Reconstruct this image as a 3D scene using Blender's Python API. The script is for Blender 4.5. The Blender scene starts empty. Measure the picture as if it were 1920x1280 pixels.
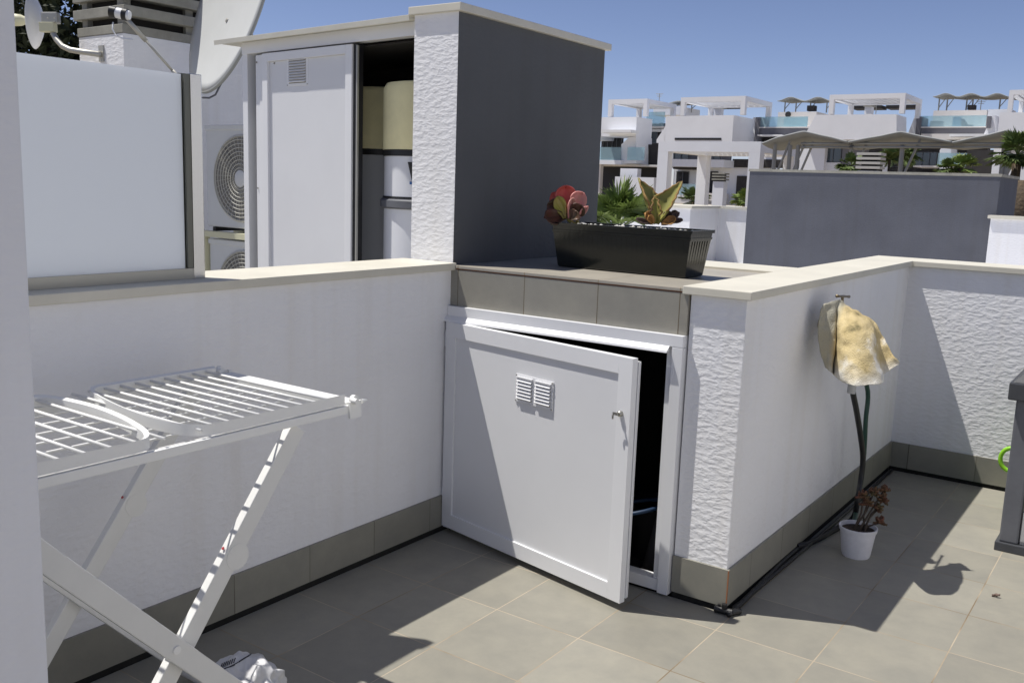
import bpy, bmesh, math, random
from mathutils import Matrix, Vector, noise
import numpy as np

S = bpy.context.scene
COL = S.collection
R_ = math.radians

# ------------------------------------------------------------------ camera
FPX = 1766.5475                     # focal length in pixels of a 1920 px wide frame
PITCH, ROLL, YAW = 1.404887, 0.034790, 0.612949
CAM = Vector((2.5225, -3.1283, 1.5204))
Rm = (Matrix.Rotation(YAW, 3, 'Z') @ Matrix.Rotation(PITCH, 3, 'X') @ Matrix.Rotation(ROLL, 3, 'Z'))
cam = bpy.data.cameras.new('camera')
cam.sensor_width = 36.0
cam.lens = 36.0 * FPX / 1920.0
cam.clip_start = 0.05
cam.clip_end = 3000
camo = bpy.data.objects.new('camera', cam)
camo.matrix_world = Matrix.Translation(CAM) @ Rm.to_4x4()
COL.objects.link(camo)
S.camera = camo

# ------------------------------------------------------------------ sky, sun, exposure
SUNV = Vector((-0.40, -0.185, 1.0)).normalized()        # towards the sun
EL = math.asin(SUNV.z)
w = bpy.data.worlds.new('World')
S.world = w
w.use_nodes = True
nt = w.node_tree
bg = nt.nodes['Background']
sky = nt.nodes.new('ShaderNodeTexSky')
sky.sky_type = 'NISHITA'
sky.sun_disc = False
sky.sun_elevation = EL
sky.sun_rotation = math.atan2(SUNV.x, SUNV.y)
sky.altitude = 0
sky.air_density = 0.6
sky.dust_density = 0.2
sky.ozone_density = 6.0
tint = nt.nodes.new('ShaderNodeMix'); tint.data_type = 'RGBA'; tint.blend_type = 'MULTIPLY'
tint.inputs['Factor'].default_value = 1.0
tint.inputs['B'].default_value = (1.07, 0.84, 0.785, 1)     # slightly violet summer haze
nt.links.new(sky.outputs[0], tint.inputs['A'])
nt.links.new(tint.outputs['Result'], bg.inputs[0])
bg.inputs[1].default_value = 0.118
sl = bpy.data.lights.new('sun', 'SUN')
sl.energy = 4.6
sl.angle = R_(0.5)
sl.color = (1.0, 0.965, 0.90)
so = bpy.data.objects.new('sun', sl)
so.rotation_euler = (-SUNV).to_track_quat('-Z', 'Y').to_euler()
so.location = (-10, -5, 25)
COL.objects.link(so)
S.view_settings.view_transform = 'Standard'
S.view_settings.look = 'None'
S.view_settings.exposure = 0.23
S.view_settings.gamma = 1.0
S.render.engine = 'CYCLES'

# ------------------------------------------------------------------ photo-measured helpers
def ray(x, y):
    return Rm @ Vector(((x - 960) / FPX, -(y - 640) / FPX, -1.0))
def onY(x, y, Y):
    d = ray(x, y); return CAM + d * ((Y - CAM.y) / d.y)
def onX(x, y, X):
    d = ray(x, y); return CAM + d * ((X - CAM.x) / d.x)
def onZ(x, y, Z):
    d = ray(x, y); return CAM + d * ((Z - CAM.z) / d.z)
kz = lambda z: CAM.z + (z - CAM.z) * 1.24
def atD(x, y, D):                   # at depth D along the view axis
    return CAM + ray(x, y) * D

# ------------------------------------------------------------------ materials
def lin(c):
    return tuple(((v / 255.0) / 12.92 if v / 255.0 <= 0.04045 else ((v / 255.0 + 0.055) / 1.055) ** 2.4) for v in c)

def mat(name, col, rough=0.6, metal=0.0, bump=None, var=0.0, vscale=3.0, spec=0.4, coat=0.0, col2=None, tr=0.0, vdetail=5.0):
    m = bpy.data.materials.new(name)
    m.use_nodes = True
    n = m.node_tree.nodes; l = m.node_tree.links
    b = n['Principled BSDF']
    b.inputs['Base Color'].default_value = (*col, 1)
    b.inputs['Roughness'].default_value = rough
    b.inputs['Metallic'].default_value = metal
    b.inputs['Specular IOR Level'].default_value = spec
    if coat:
        b.inputs['Coat Weight'].default_value = coat
    geo = n.new('ShaderNodeNewGeometry')
    if var or col2:
        no = n.new('ShaderNodeTexNoise'); no.inputs['Scale'].default_value = vscale
        no.inputs['Detail'].default_value = vdetail
        no.inputs['Roughness'].default_value = 0.65
        l.new(geo.outputs['Position'], no.inputs['Vector'])
        r = n.new('ShaderNodeValToRGB')
        c2 = col2 if col2 else tuple(max(0, v * (1 - var)) for v in col)
        c1 = col if col2 else tuple(min(1, v * (1 + var * 0.6)) for v in col)
        r.color_ramp.elements[0].position = 0.3; r.color_ramp.elements[0].color = (*c2, 1)
        r.color_ramp.elements[1].position = 0.7; r.color_ramp.elements[1].color = (*c1, 1)
        l.new(no.outputs['Fac'], r.inputs['Fac'])
        l.new(r.outputs['Color'], b.inputs['Base Color'])
    if bump:
        sc, st, dist = bump[:3]
        mp = n.new('ShaderNodeMapping'); mp.inputs['Scale'].default_value = bump[3] if len(bump) > 3 else (1, 1, 1)
        l.new(geo.outputs['Position'], mp.inputs['Vector'])
        nb = n.new('ShaderNodeTexNoise'); nb.inputs['Scale'].default_value = sc; nb.inputs['Detail'].default_value = 4
        nb.inputs['Distortion'].default_value = bump[4] if len(bump) > 4 else 0.0
        l.new(mp.outputs['Vector'], nb.inputs['Vector'])
        bp = n.new('ShaderNodeBump'); bp.inputs['Strength'].default_value = st; bp.inputs['Distance'].default_value = dist
        l.new(nb.outputs['Fac'], bp.inputs['Height'])
        l.new(bp.outputs['Normal'], b.inputs['Normal'])
    return m

def stucco(name, col, amp=1.0, var=0.03):
    m = mat(name, col, 0.85, spec=0.2)
    n = m.node_tree.nodes; l = m.node_tree.links; b = n['Principled BSDF']
    geo = [x for x in n if x.type == 'NEW_GEOMETRY'][0]
    mp = n.new('ShaderNodeMapping'); mp.inputs['Scale'].default_value = (1, 1, 1.9)
    l.new(geo.outputs['Position'], mp.inputs['Vector'])
    n1 = n.new('ShaderNodeTexNoise'); n1.inputs['Scale'].default_value = 30; n1.inputs['Detail'].default_value = 3
    n1.inputs['Distortion'].default_value = 0.15; n1.inputs['Roughness'].default_value = 0.5
    l.new(mp.outputs['Vector'], n1.inputs['Vector'])
    n2 = n.new('ShaderNodeTexNoise'); n2.inputs['Scale'].default_value = 3.2; n2.inputs['Detail'].default_value = 4
    l.new(geo.outputs['Position'], n2.inputs['Vector'])
    rr = n.new('ShaderNodeValToRGB'); rr.color_ramp.elements[0].position = 0.36; rr.color_ramp.elements[1].position = 0.70; rr.color_ramp.interpolation = 'EASE'
    l.new(n1.outputs['Fac'], rr.inputs['Fac'])
    b1 = n.new('ShaderNodeBump'); b1.inputs['Strength'].default_value = 0.20 * amp; b1.inputs['Distance'].default_value = 0.0085
    nf = n.new('ShaderNodeTexNoise'); nf.inputs['Scale'].default_value = 52; nf.inputs['Detail'].default_value = 3; l.new(geo.outputs['Position'], nf.inputs['Vector'])
    ma = n.new('ShaderNodeMath'); ma.operation = 'MULTIPLY_ADD'; l.new(nf.outputs['Fac'], ma.inputs[0]); ma.inputs[1].default_value = 0.30; l.new(rr.outputs['Color'], ma.inputs[2])
    l.new(ma.outputs[0], b1.inputs['Height'])
    b2 = n.new('ShaderNodeBump'); b2.inputs['Strength'].default_value = 0.14 * amp; b2.inputs['Distance'].default_value = 0.02
    l.new(n2.outputs['Fac'], b2.inputs['Height']); l.new(b1.outputs['Normal'], b2.inputs['Normal'])
    l.new(b2.outputs['Normal'], b.inputs['Normal'])
    r = n.new('ShaderNodeValToRGB')
    r.color_ramp.elements[0].position = 0.3; r.color_ramp.elements[0].color = (*[v * (1 - var * 2) for v in col], 1)
    r.color_ramp.elements[1].position = 0.65; r.color_ramp.elements[1].color = (*col, 1)
    n3 = n.new('ShaderNodeTexNoise'); n3.inputs['Scale'].default_value = 1.6; n3.inputs['Detail'].default_value = 6
    l.new(geo.outputs['Position'], n3.inputs['Vector'])
    l.new(n3.outputs['Fac'], r.inputs['Fac'])
    # faint vertical drip stains
    m4 = n.new('ShaderNodeMapping'); m4.inputs['Scale'].default_value = (11, 11, 0.55); l.new(geo.outputs['Position'], m4.inputs['Vector'])
    n4 = n.new('ShaderNodeTexNoise'); n4.inputs['Scale'].default_value = 1.0; n4.inputs['Detail'].default_value = 5; l.new(m4.outputs['Vector'], n4.inputs['Vector'])
    r4 = n.new('ShaderNodeValToRGB'); r4.color_ramp.elements[0].position = 0.30; r4.color_ramp.elements[0].color = (0.965, 0.955, 0.935, 1)
    r4.color_ramp.elements[1].position = 0.52; r4.color_ramp.elements[1].color = (1, 1, 1, 1); l.new(n4.outputs['Fac'], r4.inputs['Fac'])
    m5 = n.new('ShaderNodeMix'); m5.data_type = 'RGBA'; m5.blend_type = 'MULTIPLY'; m5.inputs['Factor'].default_value = 1.0
    l.new(r.outputs['Color'], m5.inputs['A']); l.new(r4.outputs['Color'], m5.inputs['B']); l.new(m5.outputs['Result'], b.inputs['Base Color'])
    return m

def tiles(name, col, px, py, ox, oy, axes=(0, 1), joint=(0.42, 0.35, 0.26), jw=0.0018, rough=0.45):
    """porcelain tile with a world-space joint grid along two axes"""
    m = mat(name, col, rough, spec=0.35)
    n = m.node_tree.nodes; l = m.node_tree.links; b = n['Principled BSDF']
    geo = [x for x in n if x.type == 'NEW_GEOMETRY'][0]
    sp = n.new('ShaderNodeSeparateXYZ'); l.new(geo.outputs['Position'], sp.inputs[0])
    def line(ax, pitch, off):
        a = n.new('ShaderNodeMath'); a.operation = 'SUBTRACT'; l.new(sp.outputs[ax], a.inputs[0]); a.inputs[1].default_value = off - pitch / 2
        p = n.new('ShaderNodeMath'); p.operation = 'PINGPONG'; l.new(a.outputs[0], p.inputs[0]); p.inputs[1].default_value = pitch / 2
        q = n.new('ShaderNodeMath'); q.operation = 'GREATER_THAN'; l.new(p.outputs[0], q.inputs[0]); q.inputs[1].default_value = pitch / 2 - jw
        return q, a
    def cell(ax, pitch, off):
        a = n.new('ShaderNodeMath'); a.operation = 'SUBTRACT'; l.new(sp.outputs[ax], a.inputs[0]); a.inputs[1].default_value = off
        d = n.new('ShaderNodeMath'); d.operation = 'DIVIDE'; l.new(a.outputs[0], d.inputs[0]); d.inputs[1].default_value = pitch
        f = n.new('ShaderNodeMath'); f.operation = 'FLOOR'; l.new(d.outputs[0], f.inputs[0]); return f
    q1, _ = line(axes[0], px, ox); f1 = cell(axes[0], px, ox)
    if py:
        q2, _ = line(axes[1], py, oy); f2 = cell(axes[1], py, oy)
        mx = n.new('ShaderNodeMath'); mx.operation = 'MAXIMUM'; l.new(q1.outputs[0], mx.inputs[0]); l.new(q2.outputs[0], mx.inputs[1])
    else:
        mx = q1
    cb = n.new('ShaderNodeCombineXYZ'); l.new(f1.outputs[0], cb.inputs[0])
    if py: l.new(f2.outputs[0], cb.inputs[1])
    wn = n.new('ShaderNodeTexWhiteNoise'); l.new(cb.outputs[0], wn.inputs['Vector'])
    # cloudy cement look, shifted per tile
    ad = n.new('ShaderNodeVectorMath'); ad.operation = 'MULTIPLY_ADD'; l.new(wn.outputs['Color'], ad.inputs[0]); ad.inputs[1].default_value = (7, 7, 7)
    l.new(geo.outputs['Position'], ad.inputs[2])
    no = n.new('ShaderNodeTexNoise'); no.inputs['Scale'].default_value = 6; no.inputs['Detail'].default_value = 8; no.inputs['Roughness'].default_value = 0.7
    no.inputs['Distortion'].default_value = 0.15
    l.new(ad.outputs[0], no.inputs['Vector'])
    r = n.new('ShaderNodeValToRGB')
    r.color_ramp.elements[0].position = 0.3; r.color_ramp.elements[0].color = (col[0] * 0.85, col[1] * 0.86, col[2] * 0.88, 1)
    r.color_ramp.elements[1].position = 0.72; r.color_ramp.elements[1].color = (col[0] * 1.09, col[1] * 1.08, col[2] * 1.06, 1)
    l.new(no.outputs['Fac'], r.inputs['Fac'])
    hs = n.new('ShaderNodeHueSaturation'); l.new(r.outputs['Color'], hs.inputs['Color'])
    mr = n.new('ShaderNodeMapRange'); mr.inputs['To Min'].default_value = 0.90; mr.inputs['To Max'].default_value = 1.08
    l.new(wn.outputs['Value'], mr.inputs['Value']); l.new(mr.outputs['Result'], hs.inputs['Value'])
    # joints vary from pale to brown
    nj = n.new('ShaderNodeTexNoise'); nj.inputs['Scale'].default_value = 2.3; nj.inputs['Detail'].default_value = 4
    l.new(geo.outputs['Position'], nj.inputs['Vector'])
    rj = n.new('ShaderNodeValToRGB')
    rj.color_ramp.elements[0].position = 0.38; rj.color_ramp.elements[0].color = (joint[0] * 0.45, joint[1] * 0.38, joint[2] * 0.28, 1)
    rj.color_ramp.elements[1].position = 0.55; rj.color_ramp.elements[1].color = (*joint, 1)
    l.new(nj.outputs['Fac'], rj.inputs['Fac'])
    mix = n.new('ShaderNodeMix'); mix.data_type = 'RGBA'
    l.new(mx.outputs[0], mix.inputs['Factor']); l.new(hs.outputs['Color'], mix.inputs['A']); l.new(rj.outputs['Color'], mix.inputs['B'])
    l.new(mix.outputs['Result'], b.inputs['Base Color'])
    # faint dirt stains
    bp = n.new('ShaderNodeBump'); bp.inputs['Strength'].default_value = 0.5; bp.inputs['Distance'].default_value = 0.0015; bp.invert = True
    l.new(mx.outputs[0], bp.inputs['Height']); l.new(bp.outputs['Normal'], b.inputs['Normal'])
    return m

M = {}
M['stucco'] = stucco('white stucco', (0.82, 0.82, 0.835))
M['stucco_col'] = stucco('white column render', (0.70, 0.705, 0.74), 0.5)
M['greywall'] = stucco('slate grey masonry paint', (0.112, 0.116, 0.123), 0.75, var=0.07)
M['greyfar'] = stucco('grey masonry paint', (0.108, 0.113, 0.134), 0.6, var=0.08)
M['cap'] = mat('cream stone coping', (0.62, 0.59, 0.50), 0.55, var=0.08, vscale=4, bump=(60, 0.15, 0.002))
M['floor'] = tiles('floor tile', (0.270, 0.257, 0.216), 0.345, 0.36, 0.662, -0.16)
M['floorR'] = M['floor']
M['skX'] = tiles('skirting tile along depth', (0.27, 0.262, 0.222), 0.345, 0, -0.129, 0, axes=(1, 2), joint=(0.16, 0.15, 0.12))
M['skY'] = tiles('skirting tile along width', (0.27, 0.262, 0.222), 0.345, 0, 0.38, 0, axes=(0, 2), joint=(0.16, 0.15, 0.12))
M['fascia'] = tiles('fascia tile', (0.30, 0.286, 0.245), 0.342, 0, 0.381, 0, axes=(0, 2), joint=(0.14, 0.11, 0.07))
M['slab'] = tiles('slab tile', (0.37, 0.34, 0.285), 0.342, 0.36, 0.381, 0.36, joint=(0.25, 0.2, 0.13))
M['void'] = mat('dark gap', (0.012, 0.012, 0.011), 0.9)
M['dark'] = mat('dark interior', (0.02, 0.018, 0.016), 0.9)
M['alu'] = mat('white lacquered aluminium', (0.74, 0.745, 0.76), 0.35, spec=0.5, var=0.03, vscale=2)
M['alu2'] = mat('white lacquered panel', (0.70, 0.705, 0.72), 0.4, spec=0.5, var=0.04, vscale=1.5)
M['aluold'] = mat('yellowed white aluminium', (0.66, 0.64, 0.56), 0.5, var=0.08, vscale=7)
M['plastic'] = mat('white plastic', (0.80, 0.80, 0.78), 0.4, spec=0.5)
M['plasticleg'] = mat('white painted steel', (0.70, 0.70, 0.68), 0.4, spec=0.5, var=0.04, vscale=9)
M['steel'] = mat('brushed steel', (0.62, 0.61, 0.58), 0.22, metal=1.0)
M['steel2'] = mat('dull steel', (0.40, 0.39, 0.35), 0.4, metal=1.0)
M['galv'] = mat('galvanised steel', (0.45, 0.44, 0.40), 0.5, metal=0.6)
M['brass'] = mat('old brass', (0.20, 0.16, 0.10), 0.45, metal=0.8)
M['black'] = mat('black plastic', (0.015, 0.015, 0.016), 0.45)
M['rubber'] = mat('black rubber hose', (0.02, 0.02, 0.021), 0.5)
M['green'] = mat('green hose', (0.02, 0.06, 0.045), 0.45)
M['lime'] = mat('lime plastic', (0.25, 0.55, 0.03), 0.4)
M['foam'] = mat('cream insulation foam', (0.80, 0.73, 0.42), 0.7, var=0.12, vscale=6)
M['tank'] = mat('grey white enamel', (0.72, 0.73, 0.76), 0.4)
M['tank2'] = mat('grey plastic and dimmed white enamel', (0.42, 0.43, 0.44), 0.5)  # left tank's white enamel darkened in colour for its dimmer light
M['blue'] = mat('blue plastic', (0.03, 0.12, 0.35), 0.4)
M['redb'] = mat('red rivet', (0.35, 0.04, 0.05), 0.5)
M['binD'] = mat('dark grey resin', (0.055, 0.058, 0.065), 0.5, var=0.15, vscale=20)
M['binM'] = mat('mid grey resin', (0.13, 0.135, 0.15), 0.5, var=0.1, vscale=12)
M['binL'] = mat('light grey resin', (0.42, 0.42, 0.42), 0.5)
M['planter'] = mat('black green planter plastic', (0.009, 0.010, 0.007), 0.16, spec=0.42, bump=(30, 0.12, 0.004, (3, 3, 0.3)))
M['soil'] = mat('potting soil', (0.05, 0.035, 0.025), 0.95, bump=(80, 1.0, 0.01))
M['pebble'] = mat('white pebble', (0.62, 0.60, 0.55), 0.7, var=0.2, vscale=30)
M['pot'] = mat('white flower pot', (0.70, 0.70, 0.74), 0.5, var=0.12, vscale=14)
M['rust'] = mat('rust stained grout', (0.30, 0.13, 0.06), 0.8)
M['slabc'] = mat('weathered concrete', (0.30, 0.29, 0.25), 0.85, var=0.25, vscale=6)
M['dish'] = mat('off white dish paint', (0.55, 0.56, 0.55), 0.5, var=0.04, vscale=4)
M['dishrim'] = mat('grey dish rim', (0.30, 0.31, 0.30), 0.5)
M['cream'] = mat('cream plastic', (0.62, 0.60, 0.42), 0.5)
M['ac'] = mat('white enamelled steel', (0.62, 0.63, 0.63), 0.45, var=0.04, vscale=5)
M['grille'] = mat('grey fan grille', (0.52, 0.51, 0.46), 0.5)
M['fan'] = mat('fan blade', (0.24, 0.23, 0.21), 0.5)
M['leafred'] = mat('red succulent leaf', (0.48, 0.04, 0.04), 0.4, col2=(0.50, 0.13, 0.10), vscale=14)
M['leafpink'] = mat('pink succulent leaf', (0.74, 0.26, 0.24), 0.4, col2=(0.50, 0.25, 0.20), vscale=14)
M['leafdark'] = mat('maroon succulent leaf', (0.10, 0.03, 0.025), 0.45, col2=(0.07, 0.05, 0.02), vscale=16)
M['leafgreen'] = mat('yellow green succulent leaf', (0.30, 0.30, 0.03), 0.45, col2=(0.34, 0.22, 0.12), vscale=11)
M['agave'] = mat('yellow green thick leaf', (0.29, 0.27, 0.06), 0.55, col2=(0.19, 0.19, 0.055), vscale=12)
M['agedge'] = mat('dry golden leaf margin', (0.36, 0.23, 0.06), 0.75, col2=(0.10, 0.05, 0.03), vscale=30)
M['dryleaf'] = mat('dried grey brown leaf', (0.20, 0.14, 0.11), 0.85, col2=(0.07, 0.05, 0.05), vscale=30)
M['orangel'] = mat('orange dried leaf', (0.50, 0.27, 0.08), 0.7, col2=(0.20, 0.09, 0.03), vscale=30)
M['palm'] = mat('palm leaf', (0.10, 0.15, 0.03), 0.5, col2=(0.05, 0.09, 0.02), vscale=1.8)
M['palmL'] = mat('bright green palm leaf', (0.24, 0.32, 0.07), 0.5, col2=(0.08, 0.12, 0.03), vscale=4)  # brighter, yellower leaf green
M['palmfar'] = mat('distant palm leaf', (0.12, 0.17, 0.04), 0.6, col2=(0.06, 0.09, 0.025), vscale=1.2)
M['trunk'] = mat('palm trunk', (0.14, 0.10, 0.06), 0.9, col2=(0.05, 0.04, 0.03), vscale=9, bump=(14, 1.0, 0.03))
M['pine'] = mat('dark conifer needles', (0.035, 0.045, 0.014), 0.8, col2=(0.012, 0.016, 0.008), vscale=3)
M['bark'] = mat('bark', (0.06, 0.045, 0.03), 0.9)
M['soilred'] = mat('maroon rosette leaf', (0.22, 0.07, 0.05), 0.55, col2=(0.10, 0.10, 0.04), vscale=20)
M['ink'] = mat('black print', (0.02, 0.02, 0.03), 0.6)
# far buildings
M['vwhite'] = mat('white render', (0.80, 0.81, 0.84), 0.85, var=0.05, vscale=0.6)
M['vcream'] = mat('off white render', (0.72, 0.69, 0.66), 0.85, var=0.05, vscale=0.6)
M['vgrey'] = mat('grey render', (0.17, 0.17, 0.19), 0.85, var=0.05, vscale=0.5)
M['vbrown'] = mat('dark stone cladding', (0.045, 0.042, 0.042), 0.85, var=0.2, vscale=3)
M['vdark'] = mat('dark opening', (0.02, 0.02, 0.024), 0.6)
M['vwin'] = mat('window glass', (0.05, 0.07, 0.09), 0.08, spec=0.8)
M['sail'] = mat('grey corrugated shade roof', (0.31, 0.32, 0.315), 0.8, var=0.12, vscale=1.5)
M['postg'] = mat('grey painted post', (0.30, 0.30, 0.28), 0.6)
M['blind'] = mat('white awning', (0.80, 0.80, 0.80), 0.6)
M['earth'] = mat('dry ground', (0.30, 0.25, 0.18), 0.95, var=0.2, vscale=0.2)
M['asph'] = mat('asphalt', (0.06, 0.06, 0.06), 0.9)

def glassmat(name, tint, a):
    m = bpy.data.materials.new(name); m.use_nodes = True
    n = m.node_tree.nodes; l = m.node_tree.links
    b = n['Principled BSDF']; b.inputs['Base Color'].default_value = (*tint, 1); b.inputs['Roughness'].default_value = 0.1
    t = n.new('ShaderNodeBsdfTransparent'); t.inputs[0].default_value = (0.78, 0.90, 0.93, 1)
    mx = n.new('ShaderNodeMixShader'); mx.inputs[0].default_value = a
    l.new(t.outputs[0], mx.inputs[1]); l.new(b.outputs[0], mx.inputs[2])
    l.new(mx.outputs[0], n['Material Output'].inputs[0])
    return m
M['bglass'] = glassmat('blue green balustrade glass', (0.50, 0.66, 0.72), 0.34)

def frosted():
    m = bpy.data.materials.new('frosted glass'); m.use_nodes = True
    n = m.node_tree.nodes; l = m.node_tree.links
    b = n['Principled BSDF']; b.inputs['Base Color'].default_value = (0.76, 0.79, 0.82, 1)
    b.inputs['Roughness'].default_value = 0.28; b.inputs['Specular IOR Level'].default_value = 0.5
    t = n.new('ShaderNodeBsdfTranslucent'); t.inputs[0].default_value = (0.92, 0.94, 0.97, 1)
    mx = n.new('ShaderNodeMixShader'); mx.inputs[0].default_value = 0.36
    l.new(b.outputs[0], mx.inputs[1]); l.new(t.outputs[0], mx.inputs[2])
    l.new(mx.outputs[0], n['Material Output'].inputs[0])
    return m
M['frost'] = frosted()

def clothmat():
    m = mat('stained towel', (0.66, 0.60, 0.45), 0.95, spec=0.1, bump=(190, 1.0, 0.004))
    n = m.node_tree.nodes; l = m.node_tree.links; b = n['Principled BSDF']
    geo = [x for x in n if x.type == 'NEW_GEOMETRY'][0]
    no = n.new('ShaderNodeTexNoise'); no.inputs['Scale'].default_value = 9; no.inputs['Detail'].default_value = 5; no.inputs['Roughness'].default_value = 0.6
    l.new(geo.outputs['Position'], no.inputs['Vector'])
    r = n.new('ShaderNodeValToRGB'); e = r.color_ramp.elements
    e[0].position = 0.28; e[0].color = (0.20, 0.17, 0.09, 1)
    e[1].position = 0.70; e[1].color = (0.80, 0.77, 0.70, 1)
    k = e.new(0.40); k.color = (0.50, 0.40, 0.21, 1)
    k = e.new(0.56); k.color = (0.62, 0.51, 0.29, 1)
    l.new(no.outputs['Fac'], r.inputs['Fac'])
    # the hem band is less stained and whiter, the flap by the wall is greyed for dirt and painted-in shade
    sp = n.new('ShaderNodeSeparateXYZ'); l.new(geo.outputs['Position'], sp.inputs[0])
    nz = n.new('ShaderNodeMath'); nz.operation = 'MULTIPLY_ADD'; l.new(no.outputs['Fac'], nz.inputs[0]); nz.inputs[1].default_value = -0.16; l.new(sp.outputs[2], nz.inputs[2])
    h1 = n.new('ShaderNodeMapRange'); h1.inputs['From Min'].default_value = 0.735; h1.inputs['From Max'].default_value = 0.80; h1.inputs['To Min'].default_value = 0.8; h1.inputs['To Max'].default_value = 0.0
    l.new(nz.outputs[0], h1.inputs['Value'])
    ma_ = n.new('ShaderNodeMix'); ma_.data_type = 'RGBA'; l.new(h1.outputs['Result'], ma_.inputs['Factor']); l.new(r.outputs['Color'], ma_.inputs['A']); ma_.inputs['B'].default_value = (0.72, 0.71, 0.66, 1)
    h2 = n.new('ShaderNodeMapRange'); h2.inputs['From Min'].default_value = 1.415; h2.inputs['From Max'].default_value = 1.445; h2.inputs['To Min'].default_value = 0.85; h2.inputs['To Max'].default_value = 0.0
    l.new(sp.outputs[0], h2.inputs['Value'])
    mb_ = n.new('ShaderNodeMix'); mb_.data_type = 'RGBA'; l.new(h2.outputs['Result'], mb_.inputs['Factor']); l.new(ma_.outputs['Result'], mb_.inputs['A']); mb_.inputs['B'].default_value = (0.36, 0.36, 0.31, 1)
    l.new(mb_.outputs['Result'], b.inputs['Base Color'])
    return m
M['cloth'] = clothmat()
M['bag'] = mat('white plastic bag film', (0.55, 0.55, 0.56), 0.3, spec=0.5, var=0.05, vscale=10)

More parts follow.
